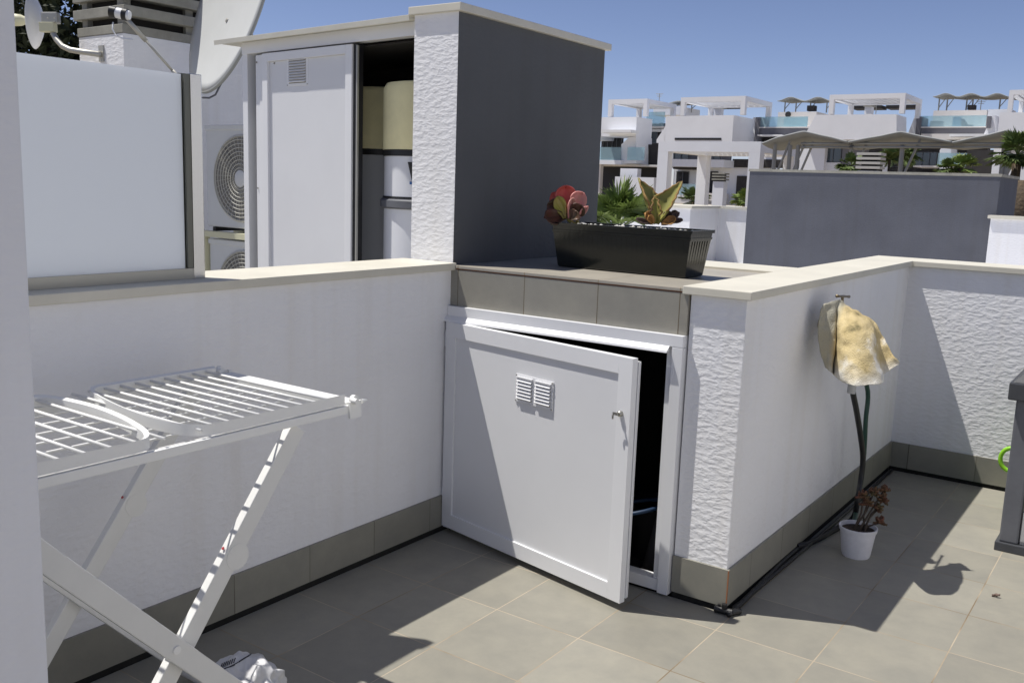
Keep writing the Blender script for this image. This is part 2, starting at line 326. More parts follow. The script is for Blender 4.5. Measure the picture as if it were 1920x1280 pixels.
# ------------------------------------------------------------------ mesh builder
class MB:
    def __init__(s, T=None):
        s.v = []; s.f = []; s.T = T; s.smooth = False
    def add(s, vs, fs):
        o = len(s.v)
        for p in vs:
            p = Vector(p)
            s.v.append(s.T @ p if s.T is not None else p)
        for f in fs: s.f.append(tuple(i + o for i in f))
        return s
    def box(s, x0, x1, y0, y1, z0, z1):
        x0, x1 = min(x0, x1), max(x0, x1); y0, y1 = min(y0, y1), max(y0, y1); z0, z1 = min(z0, z1), max(z0, z1)
        vs = [(x0, y0, z0), (x1, y0, z0), (x1, y1, z0), (x0, y1, z0), (x0, y0, z1), (x1, y0, z1), (x1, y1, z1), (x0, y1, z1)]
        return s.add(vs, [(0, 3, 2, 1), (4, 5, 6, 7), (0, 1, 5, 4), (1, 2, 6, 5), (2, 3, 7, 6), (3, 0, 4, 7)])
    def prism(s, pts, vec):
        """polygon pts (3D, planar) swept by vec"""
        n = len(pts); vec = Vector(vec); a = [Vector(p) for p in pts]
        vs = a + [p + vec for p in a]
        fs = [tuple(range(n - 1, -1, -1)), tuple(range(n, 2 * n))]
        for i in range(n):
            j = (i + 1) % n; fs.append((i, j, n + j, n + i))
        return s.add(vs, fs)
    def bar(s, a, b, w_, h, up=(0, 0, 1)):
        """rectangular bar from a to b; w_ sideways, h along up"""
        a = Vector(a); b = Vector(b); d = (b - a).normalized(); up = Vector(up)
        side = d.cross(up).normalized() * (w_ / 2); u = side.cross(d).normalized() * (h / 2)
        vs = [a - side - u, a + side - u, a + side + u, a - side + u, b - side - u, b + side - u, b + side + u, b - side + u]
        return s.add(vs, [(0, 1, 2, 3), (7, 6, 5, 4), (0, 4, 5, 1), (1, 5, 6, 2), (2, 6, 7, 3), (3, 7, 4, 0)])
    def tube(s, pts, r, seg=10, cap=True):
        pts = [Vector(p) for p in pts]; n = len(pts)
        rr = r if isinstance(r, (list, tuple)) else [r] * n
        rings = []; prev = None
        for i, p in enumerate(pts):
            d = (pts[min(i + 1, n - 1)] - pts[max(i - 1, 0)]).normalized()
            if prev is None:
                u = d.orthogonal().normalized()
            else:
                u = (prev - d * prev.dot(d)).normalized()
            prev = u; v = d.cross(u)
            rings.append([p + (u * math.cos(2 * math.pi * k / seg) + v * math.sin(2 * math.pi * k / seg)) * rr[i] for k in range(seg)])
        vs = [q for rg in rings for q in rg]; fs = []
        for i in range(n - 1):
            for k in range(seg):
                k2 = (k + 1) % seg
                fs.append((i * seg + k, i * seg + k2, (i + 1) * seg + k2, (i + 1) * seg + k))
        if cap:
            fs.append(tuple(range(seg - 1, -1, -1))); fs.append(tuple((n - 1) * seg + k for k in range(seg)))
        return s.add(vs, fs)
    def lathe(s, prof, c, seg=24, axis=None, capb=True):
        """prof: list of (r, h) along axis from c"""
        c = Vector(c); ax = Vector(axis).normalized() if axis else Vector((0, 0, 1))
        u = ax.orthogonal().normalized(); v = ax.cross(u)
        vs = []; fs = []
        for r, h in prof:
            for k in range(seg):
                a = 2 * math.pi * k / seg
                vs.append(c + ax * h + (u * math.cos(a) + v * math.sin(a)) * r)
        for i in range(len(prof) - 1):
            for k in range(seg):
                k2 = (k + 1) % seg
                fs.append((i * seg + k, i * seg + k2, (i + 1) * seg + k2, (i + 1) * seg + k))
        if capb:
            fs.append(tuple(range(seg - 1, -1, -1))); fs.append(tuple((len(prof) - 1) * seg + k for k in range(seg)))
        return s.add(vs, fs)
    def grid(s, P):
        """P[i][j] of points"""
        n = len(P); m = len(P[0])
        vs = [q for r in P for q in r]
        fs = [(i * m + j, i * m + j + 1, (i + 1) * m + j + 1, (i + 1) * m + j) for i in range(n - 1) for j in range(m - 1)]
        return s.add(vs, fs)
    def build(s, name, m, parent=None, smooth=False, bevel=0.0, thick=0.0, subsurf=0):
        me = bpy.data.meshes.new(name)
        org = Vector((0, 0, 0))
        if parent is not None:
            r = parent
            while r.parent is not None: r = r.parent
            org = Vector(r.location)
        me.from_pydata([tuple(p - org) for p in s.v], [], s.f)
        bm = bmesh.new(); bm.from_mesh(me); bmesh.ops.recalc_face_normals(bm, faces=bm.faces)
        if bevel: 
            es = [e for e in bm.edges if len(e.link_faces) == 2 and e.calc_face_angle(0) > 0.6]
            bmesh.ops.bevel(bm, geom=es, offset=bevel, segments=2, affect='EDGES', profile=0.6, clamp_overlap=True)
        bm.to_mesh(me); bm.free()
        if isinstance(m, (list, tuple)):
            for k in m: me.materials.append(k)
        else:
            me.materials.append(m)
        if smooth:
            for p in me.polygons: p.use_smooth = True
            if smooth == 'auto':
                me.set_sharp_from_angle(angle=R_(38))
        o = bpy.data.objects.new(name, me); COL.objects.link(o)
        if parent is not None: o.parent = parent
        if subsurf:
            q = o.modifiers.new('sub', 'SUBSURF'); q.levels = subsurf; q.render_levels = subsurf
        if thick:
            q = o.modifiers.new('solid', 'SOLIDIFY'); q.thickness = thick; q.offset = 0
        return o

def tag(o, label=None, cat=None, group=None, kind=None):
    if label: o['label'] = label
    if cat: o['category'] = cat
    if group: o['group'] = group
    if kind: o['kind'] = kind
    return o
def thing(name, loc, label, cat, group=None, kind=None):
    o = bpy.data.objects.new(name, None); o.location = loc; o.empty_display_size = 0.1
    COL.objects.link(o); return tag(o, label, cat, group, kind)
def copy_tree(o, parent=None):
    c = o.copy(); COL.objects.link(c); c.parent = parent
    for ch in list(o.children): copy_tree(ch, c)
    return c
rnd = random.Random(7)

def catm(p0, p1, p2, p3, t_):
    return tuple(0.5 * ((2 * b_) + (-a_ + c_) * t_ + (2 * a_ - 5 * b_ + 4 * c_ - d_) * t_ * t_ + (-a_ + 3 * b_ - 3 * c_ + d_) * t_ ** 3) for a_, b_, c_, d_ in zip(p0, p1, p2, p3))
def refine(seq, k):
    out = []; n = len(seq)
    for i in range(n - 1):
        for s_ in range(k):
            out.append(catm(seq[max(i - 1, 0)], seq[i], seq[i + 1], seq[min(i + 2, n - 1)], s_ / k))
    out.append(seq[-1]); return out

# ------------------------------------------------------------------ dimensions of the terrace (metres)
A = 1.315          # width of the cupboard block
B = 2.34           # depth to the rear parapet
H = 1.15           # wall height under the coping
CT = 1.18          # coping top
SK = 0.163         # skirting height
OV = 0.022         # coping overhang
GAP = 0.011

# ------------------------------------------------------------------ setting
b = MB()
N = 40
def gz(x, y):
    t = min(1, max(0, (y - 22) / 36)); return -6.0 + 6.0 * t * t * (3 - 2 * t)
P = [[(-400 + 800 * i / N, -400 + 900 * j / (N * 2), 0) for j in range(2 * N + 1)] for i in range(N + 1)]
b.grid([[(x, y, gz(x, y)) for x, y, z in r] for r in P])
g = b.build('ground', M['earth'], smooth=True); tag(g, kind='structure')
# distant car park strip
# terrace floor: one tile sheet 12 mm thick with its gap to the walls, over a dark sub floor
b = MB()
poly = [(GAP, -6.0), (5.2, -6.0), (5.2, B - GAP), (A + GAP, B - GAP), (A + GAP, -GAP), (GAP, -GAP)]
b.prism([(x, y, -0.012) for x, y in poly], (0, 0, 0.012))
tag(b.build('terrace_floor', M['floor']), kind='structure')
b = MB(); b.box(0, 5.2, -6.0, -0.0, -0.30, -0.035); b.box(A, 5.2, 0.0, B, -0.30, -0.035)
tag(b.build('terrace_subfloor', M['void']), kind='structure')

def wall(name, label, boxes, caps, skirts, group=None, wallmat=None, extra=None):
    t = thing(name, (boxes[0][0], boxes[0][2], 0), label, 'wall', group)
    b = MB()
    for q in boxes: b.box(*q)
    b.build('wall', wallmat or M['stucco'], t, bevel=0.004)
    if caps:
        b = MB()
        for q in caps: b.box(*q)
        b.build('coping', M['cap'], t, bevel=0.003)
    for q, mm in skirts:
        b = MB(); b.box(*q); b.build('skirting', mm, t)
    return t

# left parapet
wall('parapet_wall', 'white parapet wall with cream coping carrying the frosted glass screen, behind the drying rack',
     [(-0.24, 0.0, -7.0, 0.0, -0.04, H)], [(-0.275, OV, -7.0, -0.001, H, CT)],
     [((0.0005, 0.010, -7.0, -0.0, 0.022, SK), M['skX']), ((0.0005, 0.004, -7.0, -0.0, -0.03, 0.0215), M['void'])])
# body of the building below the terrace
b = MB(); b.box(-6.0, 5.4, -7.0, 3.2, -6.2, -0.31)
t = thing('apartment_building', (0, 0, -6.2), 'white apartment block that carries the terrace', 'building')
b.build('wall', M['stucco'], t)
b = MB(); b.box(-6.0, -0.25, -7.0, 3.2, -0.30, -0.02); b.build('neighbour_roof', M['floor'], t)

# right hand L shaped parapet, pillar, rear parapet
t = thing('parapet_wall', (A, 0, 0), 'white L-shaped parapet wall with the garden tap, broad cream coping on top', 'wall')
b = MB()
pl = [(1.104, 0.0), (A, 0.0), (A, B), (5.2, B), (5.2, B + 0.24), (1.10, B + 0.24), (1.10, 0.9), (1.104, 0.9)]
b.prism([(x, y, -0.04) for x, y in pl], (0, 0, H + 0.04))
b.build('wall', M['stucco'], t, bevel=0.005)
b = MB()
pl = [(1.078, -OV), (A + OV, -OV), (A + OV, B - OV), (5.2, B - OV), (5.2, B + 0.27), (1.078, B + 0.27)]
b.prism([(x, y, H) for x, y in pl], (0, 0, CT - H)); b.build('coping', M['cap'], t, bevel=0.003)
b = MB(); b.box(1.104, A + 0.010, -0.010, -0.0005, 0.022, SK); b.build('skirting', M['skY'], t)
b = MB(); b.box(A + 0.0005, A + 0.010, 0.0, B - 0.010, 0.022, SK); b.build('skirting', M['skX'], t)
b = MB(); b.box(A + 0.011, 5.2, B - 0.010, B - 0.0005, 0.022, SK); b.build('skirting', M['skY'], t)
b = MB(); b.box(1.104, A + 0.004, -0.004, -0.0005, -0.03, 0.0215); b.box(A + 0.0005, A + 0.004, 0.0, B - 0.005, -0.03, 0.0215); b.box(A + 0.0045, 5.2, B - 0.004, B - 0.0005, -0.03, 0.0215); b.build('foot_joint', M['void'], t)
b = MB(); b.box(A + 0.0085, A + 0.0125, -0.0125, -0.0085, 0.024, SK - 0.002); b.build('corner_grout', M['rust'], t)

# unseen wall added on the right to bounce light on to the terrace
wall('bounce_wall', 'white wall added outside the picture on the right as a light reflector for the terrace', [(4.1, 4.4, -7.0, B + 0.24, -0.04, 2.8)], [], [])

# grey pilaster tower standing on the cupboard block
t = thing('chimney_tower', (-0.12, 0, 0), 'tall dark grey wall block with white rough end face standing behind the planter', 'wall')
b = MB(); b.box(-0.24, -0.0015, 0.003, 1.195, 0.0, 2.205)
o = b.build('wall', [M['stucco'], M['greywall']], t)
for p in o.data.polygons:
    if p.normal.x > 0.9: p.material_index = 1
b = MB(); b.box(-0.262, 0.020, -0.014, 1.225, 2.205, 2.238); b.build('coping', M['cap'], t, bevel=0.003)
# white drop edge under left of coping
# slab over the cupboard
t = thing('storage_cupboard', (0.55, 0, 0), 'low built-in cupboard block with grey tiled top and a white metal door frame', 'cupboard')
b = MB(); b.box(0.0, 1.078, -0.012, 0.90, 1.158, 1.170); b.build('tiled_top', M['slab'], t, bevel=0.0015)
b = MB(); b.box(0.0, 1.075, -0.004, 0.9, 1.153, 1.1575); b.build('top_edge', M['rust'], t)
b = MB(); b.box(0.0, 1.099, -0.010, 0.012, 1.000, 1.1525); b.build('fascia', M['fascia'], t)
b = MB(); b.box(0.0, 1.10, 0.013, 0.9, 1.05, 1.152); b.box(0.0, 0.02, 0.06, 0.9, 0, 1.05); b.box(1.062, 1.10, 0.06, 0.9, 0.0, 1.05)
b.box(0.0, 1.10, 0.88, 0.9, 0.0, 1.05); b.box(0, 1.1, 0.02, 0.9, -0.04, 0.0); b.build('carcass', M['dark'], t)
b = MB(); b.box(0.0, 1.078, 0.9005, 1.215, H, CT); b.build('rear_coping', M['cap'], t, bevel=0.003)
b = MB(); b.box(0.0, 1.10, 0.93, 1.19, -0.04, H - 0.001); b.build('rear_wall', M['stucco'], t)
# door frame
b = MB()
b.box(0.001, 1.098, -0.030, 0.03, 0.955, 0.999)      # head
b.box(0.001, 0.046, -0.030, 0.03, 0.012, 0.9545)     # left jamb
b.box(1.055, 1.098, -0.030, 0.03, 0.008, 0.9545)     # right jamb
b.box(1.030, 1.0545, -0.016, 0.03, 0.05, 0.9545)     # inner rebate
b.box(0.047, 1.0545, -0.022, 0.03, 0.012, 0.058)     # sill
b.build('door_frame', M['alu'], t, bevel=0.002)
b = MB()
b.prism([(0.0, -0.0305, 0.957), (0.0, -0.050, 0.942), (0.0, -0.052, 0.934), (0.0, -0.0305, 0.940)], (1.045, 0, 0))
b.build('drip_flashing', M['alu'], t)

# the open door
dang = R_(-11.0)
T = Matrix.Translation((0.018, -0.036, 0)) @ Matrix.Rotation(dang, 4, 'Z')
d = thing('cupboard_door', (0.018, -0.036, 0.03), 'white metal cupboard door standing ajar, with twin vent grille and small lock', 'door')
W = 1.018; z0, z1 = 0.029, 0.934
b = MB(T)
rw = 0.062
b.box(0, rw, -0.018, 0.010, z0, z1); b.box(W - rw, W, -0.018, 0.010, z0, z1)
b.box(rw, W - rw, -0.018, 0.010, z0, z0 + rw); b.box(rw, W - rw, -0.018, 0.010, z1 - rw, z1)
b.build('frame', M['alu'], d, bevel=0.0007)
b = MB(T); b.box(rw, W - rw, -0.010, 0.004, z0 + rw, z1 - rw); b.build('panel', M['alu2'], d)
b = MB(T); b.box(0.02, W + 0.002, 0.014, 0.020, z0 + 0.012, z1 - 0.012); b.box(0.0, W - 0.004, 0.0105, 0.0135, z0 + 0.01, z1 - 0.01); b.box(W - 0.02, W + 0.002, 0.022, 0.026, z0 + 0.014, z1 - 0.014)
b.build('rear_flange', M['alu'], d)
# vent: twin louvre
def vent(T, x, z, w_, h, n, parent, two=True, m=None):
    m = m or M['alu']
    T = T @ Matrix.Translation((0, 0.002 if not two else -0.0025, 0)) if True else T
    b = MB(T); b.box(x, x + w_, -0.0125, -0.0085, z, z + h); g0 = b.build('vent_grille', m, parent, bevel=0.0015)
    cols = ((x + 0.012, x + w_ / 2 - 0.010), (x + w_ / 2 + 0.010, x + w_ - 0.012)) if two else ((x + 0.018, x + w_ - 0.018),)
    for xa, xb in cols:
        b = MB(T); b.box(xa, xb, -0.0135, -0.0127, z + 0.012, z + h - 0.012); b.build('vent_shadow_gap', M['steel2'] if two else M['fan'], g0)
        b = MB(T)
        for k in range(n):
            zz = z + 0.014 + (h - 0.03) * k / n; st = (h - 0.03) / n
            b.prism([(xa, -0.0136, zz + st * 0.95), (xa, -0.0215, zz + st * 0.28), (xa, -0.0205, zz + st * 0.18), (xa, -0.0136, zz + st * 0.45)], (xb - xa, 0, 0))
        b.box(xa - 0.004, xb + 0.004, -0.020, -0.0127, z + h - 0.014, z + h - 0.008)
        b.build('louvre', m, g0)
    for (sx, sz) in ((x + 0.005, z + 0.005), (x + w_ - 0.005, z + 0.005), (x + 0.005, z + h - 0.005), (x + w_ - 0.005, z + h - 0.005)):
        b = MB(T); b.lathe([(0.003, 0), (0.003, 0.002)], (sx, -0.0126, sz), 8, (0, -1, 0)); b.build('screw', M['steel2'], g0)
vent(T, 0.433, 0.671, 0.206, 0.112, 6, d)
b = MB(T)
b.lathe([(0.010, 0), (0.010, 0.012), (0.007, 0.015)], (W - 0.040, -0.018, 0.731), 16, (0, -1, 0)); b.lathe([(0.004, 0.0), (0.004, 0.012)], (W - 0.040, -0.032, 0.731), 10, (0, -1, 0))
b.box(W - 0.056, W - 0.038, -0.046, -0.043, 0.728, 0.738); b.box(W - 0.058, W - 0.053, -0.0465, -0.0425, 0.712, 0.727)
b.build('lock', M['steel2'], d)
for zz in (0.16, 0.86):
    b = MB(); b.tube([(0.008, -0.040, zz - 0.035), (0.008, -0.040, zz + 0.035)], 0.0065, 10); b.build('hinge', M['alu'], d, smooth='auto')
    
# things inside the cupboard
b = MB()
b.tube([(0.93, 0.15, 0.0), (1.0, 0.30, 0.62), (1.01, 0.32, 0.80)], [0.03, 0.028, 0.008], 12)
b.tube([(1.01, 0.32, 0.80), (1.015, 0.33, 0.90)], 0.008, 8)
tag(b.build('folded_parasol', mat('dark grey fabric', (0.05, 0.05, 0.055), 0.9), smooth=True), 'dark folded parasol leaning inside the open cupboard', 'parasol')
b = MB()
for k in range(1):
    pts = [(0.86 + 0.13 * math.cos(a), 0.12 + 0.12 * math.sin(a), 0.26 + 0.01 * k + 0.04 * math.cos(a)) for a in [i * math.pi / 12 for i in range(25)]]
    b.tube(pts, 0.008, 8)
tag(b.build('hose_coil', mat('dark blue hose', (0.008, 0.028, 0.07), 0.5), smooth=True), 'loop of blue hose lying inside the dark cupboard', 'hose')
b = MB(); b.lathe([(0.11, 0), (0.13, 0.22), (0.134, 0.225), (0.12, 0.225), (0.10, 0.02)], (0.87, 0.34, 0.0), 20)
tag(b.build('bucket', M['black'], smooth='auto'), 'dark grey bucket standing in the open cupboard', 'bucket')

# ------------------------------------------------------------------ frosted glass screen on the left parapet
t = thing('glass_screen', (-0.10, -1.2, CT), 'frosted glass privacy screen in a steel frame on the left parapet', 'glass screen')
b = MB(); b.box(-0.106, -0.094, -2.9, -1.256, CT + 0.030, 1.822); b.build('glass_pane', M['frost'], t, bevel=0.001)
b = MB(); b.box(-0.118, -0.107, -2.9, -1.232, CT, CT + 0.034); b.box(-0.093, -0.082, -2.9, -1.232, CT, CT + 0.034); b.box(-0.107, -0.093, -2.9, -1.232, CT, CT + 0.008)
b.build('bottom_channel', M['steel2'], t)
b = MB(); b.box(-0.119, -0.081, -1.232, -1.190, CT, 1.826)
b.build('post', M['steel'], t, bevel=0.002)
b = MB(); b.box(-0.118, -0.107, -1.256, -1.2325, CT + 0.035, 1.826); b.box(-0.093, -0.084, -1.252, -1.2325, CT + 0.035, 1.824)
b.build('side_channel', mat('dark channel metal', (0.17, 0.17, 0.145), 0.45, metal=0.7), t)

# ------------------------------------------------------------------ white column in the left foreground
t = thing('column', (0.85, -2.6, 0), 'smooth white rendered column at the left edge in front of the drying rack', 'column')
pe = onX(62, 690, 1.0)
b = MB(); b.box(0.72, 1.0, -3.4, pe.y, 0.0, 2.6); b.build('shaft', M['stucco_col'], t, bevel=0.004)
b = MB(); b.box(1.0005, 1.010, -3.4, pe.y, -0.03, 0.0); b.build('base_joint', M['void'], t)

# ------------------------------------------------------------------ drying rack
rk = thing('drying_rack', (0.4, -1.9, 0), 'white folding clothes drying rack with two hinged wings, standing by the left parapet', 'drying rack')
XN, XF, YE = 0.690, 0.125, -1.300
YL = -2.52                                        # left end behind the column
b = MB()
zb0, zb1 = 0.876, 0.898
b.box(XN - 0.012, XN, YL, YE, zb0, zb1); b.box(XF, XF + 0.012, YL, YE, zb0, zb1)
b.box(XF + 0.012, XN - 0.012, YE - 0.010, YE + 0.040, zb0 + 0.010, zb1 + 0.006); b.box(XF + 0.012, XN - 0.012, YL, YL + 0.03, zb0, zb1)
b.build('base_frame', M['plastic'], rk, bevel=0.002)
b = MB()
for k in range(7):
    x = XF + 0.012 + (XN - XF - 0.024) * (k + 0.5) / 7
    b.tube([(x, YL + 0.02, 0.884), (x, YE - 0.02, 0.884)], 0.0032, 8)
b.build('base_rod', M['plastic'], rk, smooth=True)
# wing: closed outline with a curved inner end
def wing(y_out, ycurve, name='wing', n=9, sgn=1):
    # ycurve(x): y of curved end; y_out: straight outer end
    za, zb = 0.902, 0.930
    crv = [Vector((q[0], q[1], 0)) for q in refine([(a_, b_, 0) for a_, b_ in ycurve], 3)]
    b = MB()
    th = 0.011
    w0 = MB()
    path = [Vector((XF + 0.004, y_out, 0))] + crv + [Vector((XN - 0.004, y_out, 0))]
    # flat strip along the path, th thick, za..zb high
    pts_o = []; pts_i = []
    ymid = crv[len(crv) // 2].y; cen = Vector(((XF + XN) / 2, (y_out + ymid) / 2, 0))
    m = len(path)
    for i, p in enumerate(path):
        dd = (path[min(i + 1, m - 1)] - path[max(i - 1, 0)]).normalized()
        nn = Vector((-dd.y, dd.x, 0))
        if nn.dot(cen - p) < 0: nn = -nn
        pts_o.append(p); pts_i.append(p + nn * th)
    vs = []
    for p, q in zip(pts_o, pts_i):
        vs += [(p.x, p.y, za), (p.x, p.y, zb), (q.x, q.y, zb - 0.004), (q.x, q.y, za)]
    fs = []
    for i in range(m - 1):
        for k in range(4):
            k2 = (k + 1) % 4; fs.append((i * 4 + k, i * 4 + k2, (i + 1) * 4 + k2, (i + 1) * 4 + k))
    fs += [(0, 1, 2, 3), ((m - 1) * 4 + 3, (m - 1) * 4 + 2, (m - 1) * 4 + 1, (m - 1) * 4)]
    b.add(vs, fs)
    wg = b.build(name, M['plastic'], rk, smooth='auto')
    b = MB()
    yin = (max(p.y for p in crv) if sgn < 0 else min(p.y for p in crv))
    for k in range(n):
        y = y_out + (ymid - y_out) * (k + 0.75) / (n + 0.4)
        b.tube([(XF + 0.012, y, 0.918), (XN - 0.012, y, 0.918)], 0.0042, 8)
    b.build('wing_rod', M['plastic'], wg, smooth=True)
    return wg
wing(YE - 0.022, [(XF + 0.002, -1.690), (XF + 0.012, -1.722), (0.19, -1.752), (0.285, -1.776), (0.384, -1.794), (0.478, -1.805), (0.562, -1.806), (0.624, -1.797), (0.662, -1.778), (0.682, -1.750), (XN - 0.003, -1.715)], n=10)
wing(YL + 0.02, [(XF + 0.002, -1.885), (XF + 0.012, -1.856), (0.19, -1.836), (0.269, -1.826), (0.363, -1.825), (0.481, -1.840), (0.597, -1.868), (0.655, -1.893), (0.682, -1.920), (XN - 0.003, -1.955)], n=11, sgn=-1)
for x in (XN + 0.003, XF - 0.003):
    b = MB(); b.box(x - 0.004, x + 0.004, YE - 0.012, YE + 0.030, 0.862, 0.908); b.lathe([(0.013, -0.006), (0.013, 0.006)], (x, YE + 0.006, 0.912), 18, (1, 0, 0))
    b.lathe([(0.009, 0), (0.007, 0.016)], (x + 0.005, YE - 0.004, 0.912), 12, (1, 0, 0)); b.lathe([(0.007, 0), (0.002, 0.020)], (x, YE + 0.034, 0.903), 10, (0, 1, 0))
    b.build('corner_joint', M['plastic'], rk, smooth='auto')
# legs: flat bars crossing like an X on both long sides
def leg(x, ya, za, yb, zb, wd=0.050, th=0.024):
    b = MB(); b.bar((x, ya, za), (x, yb, zb), wd, th, up=(1, 0, 0))
    o = b.build('leg', M['plasticleg'], rk, bevel=0.003)
    return o
for x, sx in ((XN - 0.026, 0.022), (XF + 0.030, 0.024)):
    dy = 0.0 if x > 0.4 else 0.055
    la = leg(x, -1.475 + dy, 0.866, -2.125 + dy, 0.006)
    lb = leg(x + sx + 0.003, -2.285 + dy * 0.6, 0.866, -1.485 + dy * 0.6, 0.006, wd=0.052)
    # hinge knuckle
    c = Vector((x, -1.688 + dy, 0.590))
    b = MB(); b.lathe([(0.033, -0.0130), (0.033, 0.0130)], (c.x, c.y + 0.014, c.z - 0.012), 28, (1, 0, 0)); b.build('hinge_disc', M['plasticleg'], la, smooth='auto')
    b = MB(); b.lathe([(0.004, 0), (0.004, 0.002)], (c.x - 0.0, c.y - 0.0195, c.z + 0.0165), 8, (0, -0.77, 0.64)); b.build('rivet', M['redb'], la)
    b = MB(); b.lathe([(0.010, -0.03), (0.010, 0.03)], (x + sx / 2, -1.87 + dy * 0.8, 0.42), 14, (1, 0, 0)); b.build('pivot', M['plastic'], la, smooth='auto')
for (y, z) in ((-2.10, 0.03), (-1.500, 0.03)):
    b = MB(); b.tube([(XF + 0.02, y, z), (XN - 0.01, y, z)], 0.010, 10); b.build('cross_rail', M['plasticleg'], rk, smooth=True)

rk.location = rk.location + Vector((0.047, -0.036, 0.015))

# ------------------------------------------------------------------ crumpled plastic bag
bg_ = atD(462, 1292, 2.35); bc = onZ(465, 1290, 0.10)
me = bpy.data.meshes.new('plastic_bag')
bm = bmesh.new(); bmesh.ops.create_icosphere(bm, subdivisions=6, radius=1.0)
for v in bm.verts:
    p = v.co.copy()
    r = 1.0 + 0.16 * noise.noise(p * 1.7) 
    # ridged creases
    k = 0.0
    for sc, am in ((1.7, 0.20), (3.3, 0.065)):
        k += am * (1 - abs(noise.noise(p * sc + Vector((3, 1, 7)))) * 3.2)
    r += k * 0.75
    v.co = Vector((p.x * 0.105 * r, p.y * 0.095 * r, max(-0.082, p.z * 0.095 * r)))
for f in bm.faces: f.smooth = True
bm.to_mesh(me); bm.free(); me.materials.append(M['bag'])
bag = bpy.data.objects.new('plastic_bag', me); bag.location = (bc.x - 0.015, bc.y + 0.005, 0.083); COL.objects.link(bag)
tag(bag, 'crumpled white plastic bag on the floor under the drying rack', 'bag')
# dark print on the bag: a slanting stroke and a row of small letters' strokes laid on the film
def onbag(px_, py_):
    d_ = ray(px_, py_).normalized(); o_ = CAM - bag.location; bmt = bvh.ray_cast(o_, d_)
    return (bmt[0] + bmt[1] * 0.0015 + bag.location) if bmt[0] is not None else None
from mathutils.bvhtree import BVHTree
bvh = BVHTree.FromPolygons([v.co.copy() for v in me.vertices], [tuple(p.vertices) for p in me.polygons])
strokes = [((470, 1226), (448, 1240), 1.8), ((448, 1240), (430, 1250), 1.2)] + [((414 + 4 * k, 1252 - 1.6 * k), (417 + 4 * k, 1243 - 1.6 * k), 1.3) for k in range(7)] + [((414, 1256), (440, 1246), 1.3)]
bp_ = MB()
for (a_, c_, w_) in strokes:
    pts_ = [onbag(a_[0] + (c_[0] - a_[0]) * k / 5, a_[1] + (c_[1] - a_[1]) * k / 5) for k in range(6)]
    pts_ = [p for p in pts_ if p is not None]
    if len(pts_) > 1: bp_.tube(pts_, w_ * 0.0011, 5)
if bp_.v:
    bpo = bp_.build('print', M['ink'], None); bpo.data.transform(Matrix.Translation(-bag.location)); bpo.parent = bag
# knotted tail
b = MB()
Pg = []
for i in range(9):
    u = i / 8; row = []
    for j in range(7):
        v_ = j / 6
        p = bag.location + Vector((-0.13 + 0.10 * u, 0.03 - 0.01 * u + 0.07 * (v_ - 0.5) * (0.4 + 0.6 * math.sin(u * 2.2)), 0.0 + 0.045 * u + 0.016 * math.sin(v_ * 9 + u * 3)))
        row.append(p)
    Pg.append(row)
b.grid(Pg); b.build('bag_tail', M['bag'], bag, smooth=True, thick=0.0015)

# ------------------------------------------------------------------ cabinet with the water heaters (beyond the left parapet)
th = R_(6)
e = Vector((-math.cos(th), math.sin(th), 0)); nrm = Vector((-math.sin(th), -math.cos(th), 0))
# local frame: s along the front to the left, o outwards, z up
T = Matrix(((e.x, nrm.x, 0, -0.262), (e.y, nrm.y, 0, 0.066), (0, 0, 1, 0), (0, 0, 0, 1)))
cb = thing('utility_cabinet', (-0.9, 0.1, 0), 'white metal utility cabinet with one door slid open, left of the grey tower', 'cabinet')
dep = 0.70
b = MB(T)
b.box(1.315, 1.360, -dep, 0, 0.0, 2.168)                    # left end side
b.box(1.2455, 1.3145, -0.14, -0.130, 0.0, 2.1275)
b.box(0.0, 1.360, -dep - 0.02, -dep, 0.0, 2.168)            # back
b.box(-0.005, 0.01, -dep, -0.02, 0.0, 2.168)
b.box(0.0, 1.360, -0.045, 0.004, 2.136, 2.1955)              # header
b.build('carcass', M['alu'], cb, bevel=0.002)
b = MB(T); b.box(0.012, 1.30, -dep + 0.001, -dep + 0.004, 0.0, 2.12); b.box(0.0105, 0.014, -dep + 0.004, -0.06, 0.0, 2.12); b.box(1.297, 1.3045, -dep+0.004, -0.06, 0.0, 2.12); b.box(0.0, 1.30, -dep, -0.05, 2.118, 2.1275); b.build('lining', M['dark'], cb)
b = MB(T)
b.prism([(0.0, -dep, 2.20), (0.0, 0.060, 2.196), (0.0, 0.066, 2.186), (0.0, 0.069, 2.210), (0.0, -dep, 2.232)], (1.52, 0, 0))
b.build('roof_sheet', M['aluold'], cb, bevel=0.001)
b = MB(T); b.box(1.205, 1.245, -0.028, -0.004, 0.02, 2.126); b.box(1.175, 1.2045, -0.020, 0.0, 0.02, 2.126)
b.build('jamb', M['alu'], cb, bevel=0.002)
dr = MB(T); dr.box(0.435, 0.482, -0.006, 0.022, 0.03, 2.126); dr.box(1.105, 1.150, -0.006, 0.022, 0.03, 2.126); dr.box(0.4825, 1.1045, -0.006, 0.022, 2.085, 2.126); dr.box(0.4825, 1.1045, -0.006, 0.022, 0.03, 0.09)
do = dr.build('sliding_door', M['alu'], cb, bevel=0.002)
b = MB(T); b.box(0.4825, 1.1045, 0.001, 0.008, 0.0905, 2.0845); b.build('door_panel', M['alu2'], do)
b = MB(T); b.box(0.414, 0.4345, -0.030, 0.012, 0.03, 2.126); b.build('door_seal', M['black'], do)
b = MB(T); b.box(0.404, 0.4115, 0.004, 0.014, 0.03, 2.12); b.build('door_edge', M['galv'], do)
T2 = T @ Matrix(((1, 0, 0, 0), (0, -1, 0, 0), (0, 0, 1, 0), (0, 0, 0, 1)))
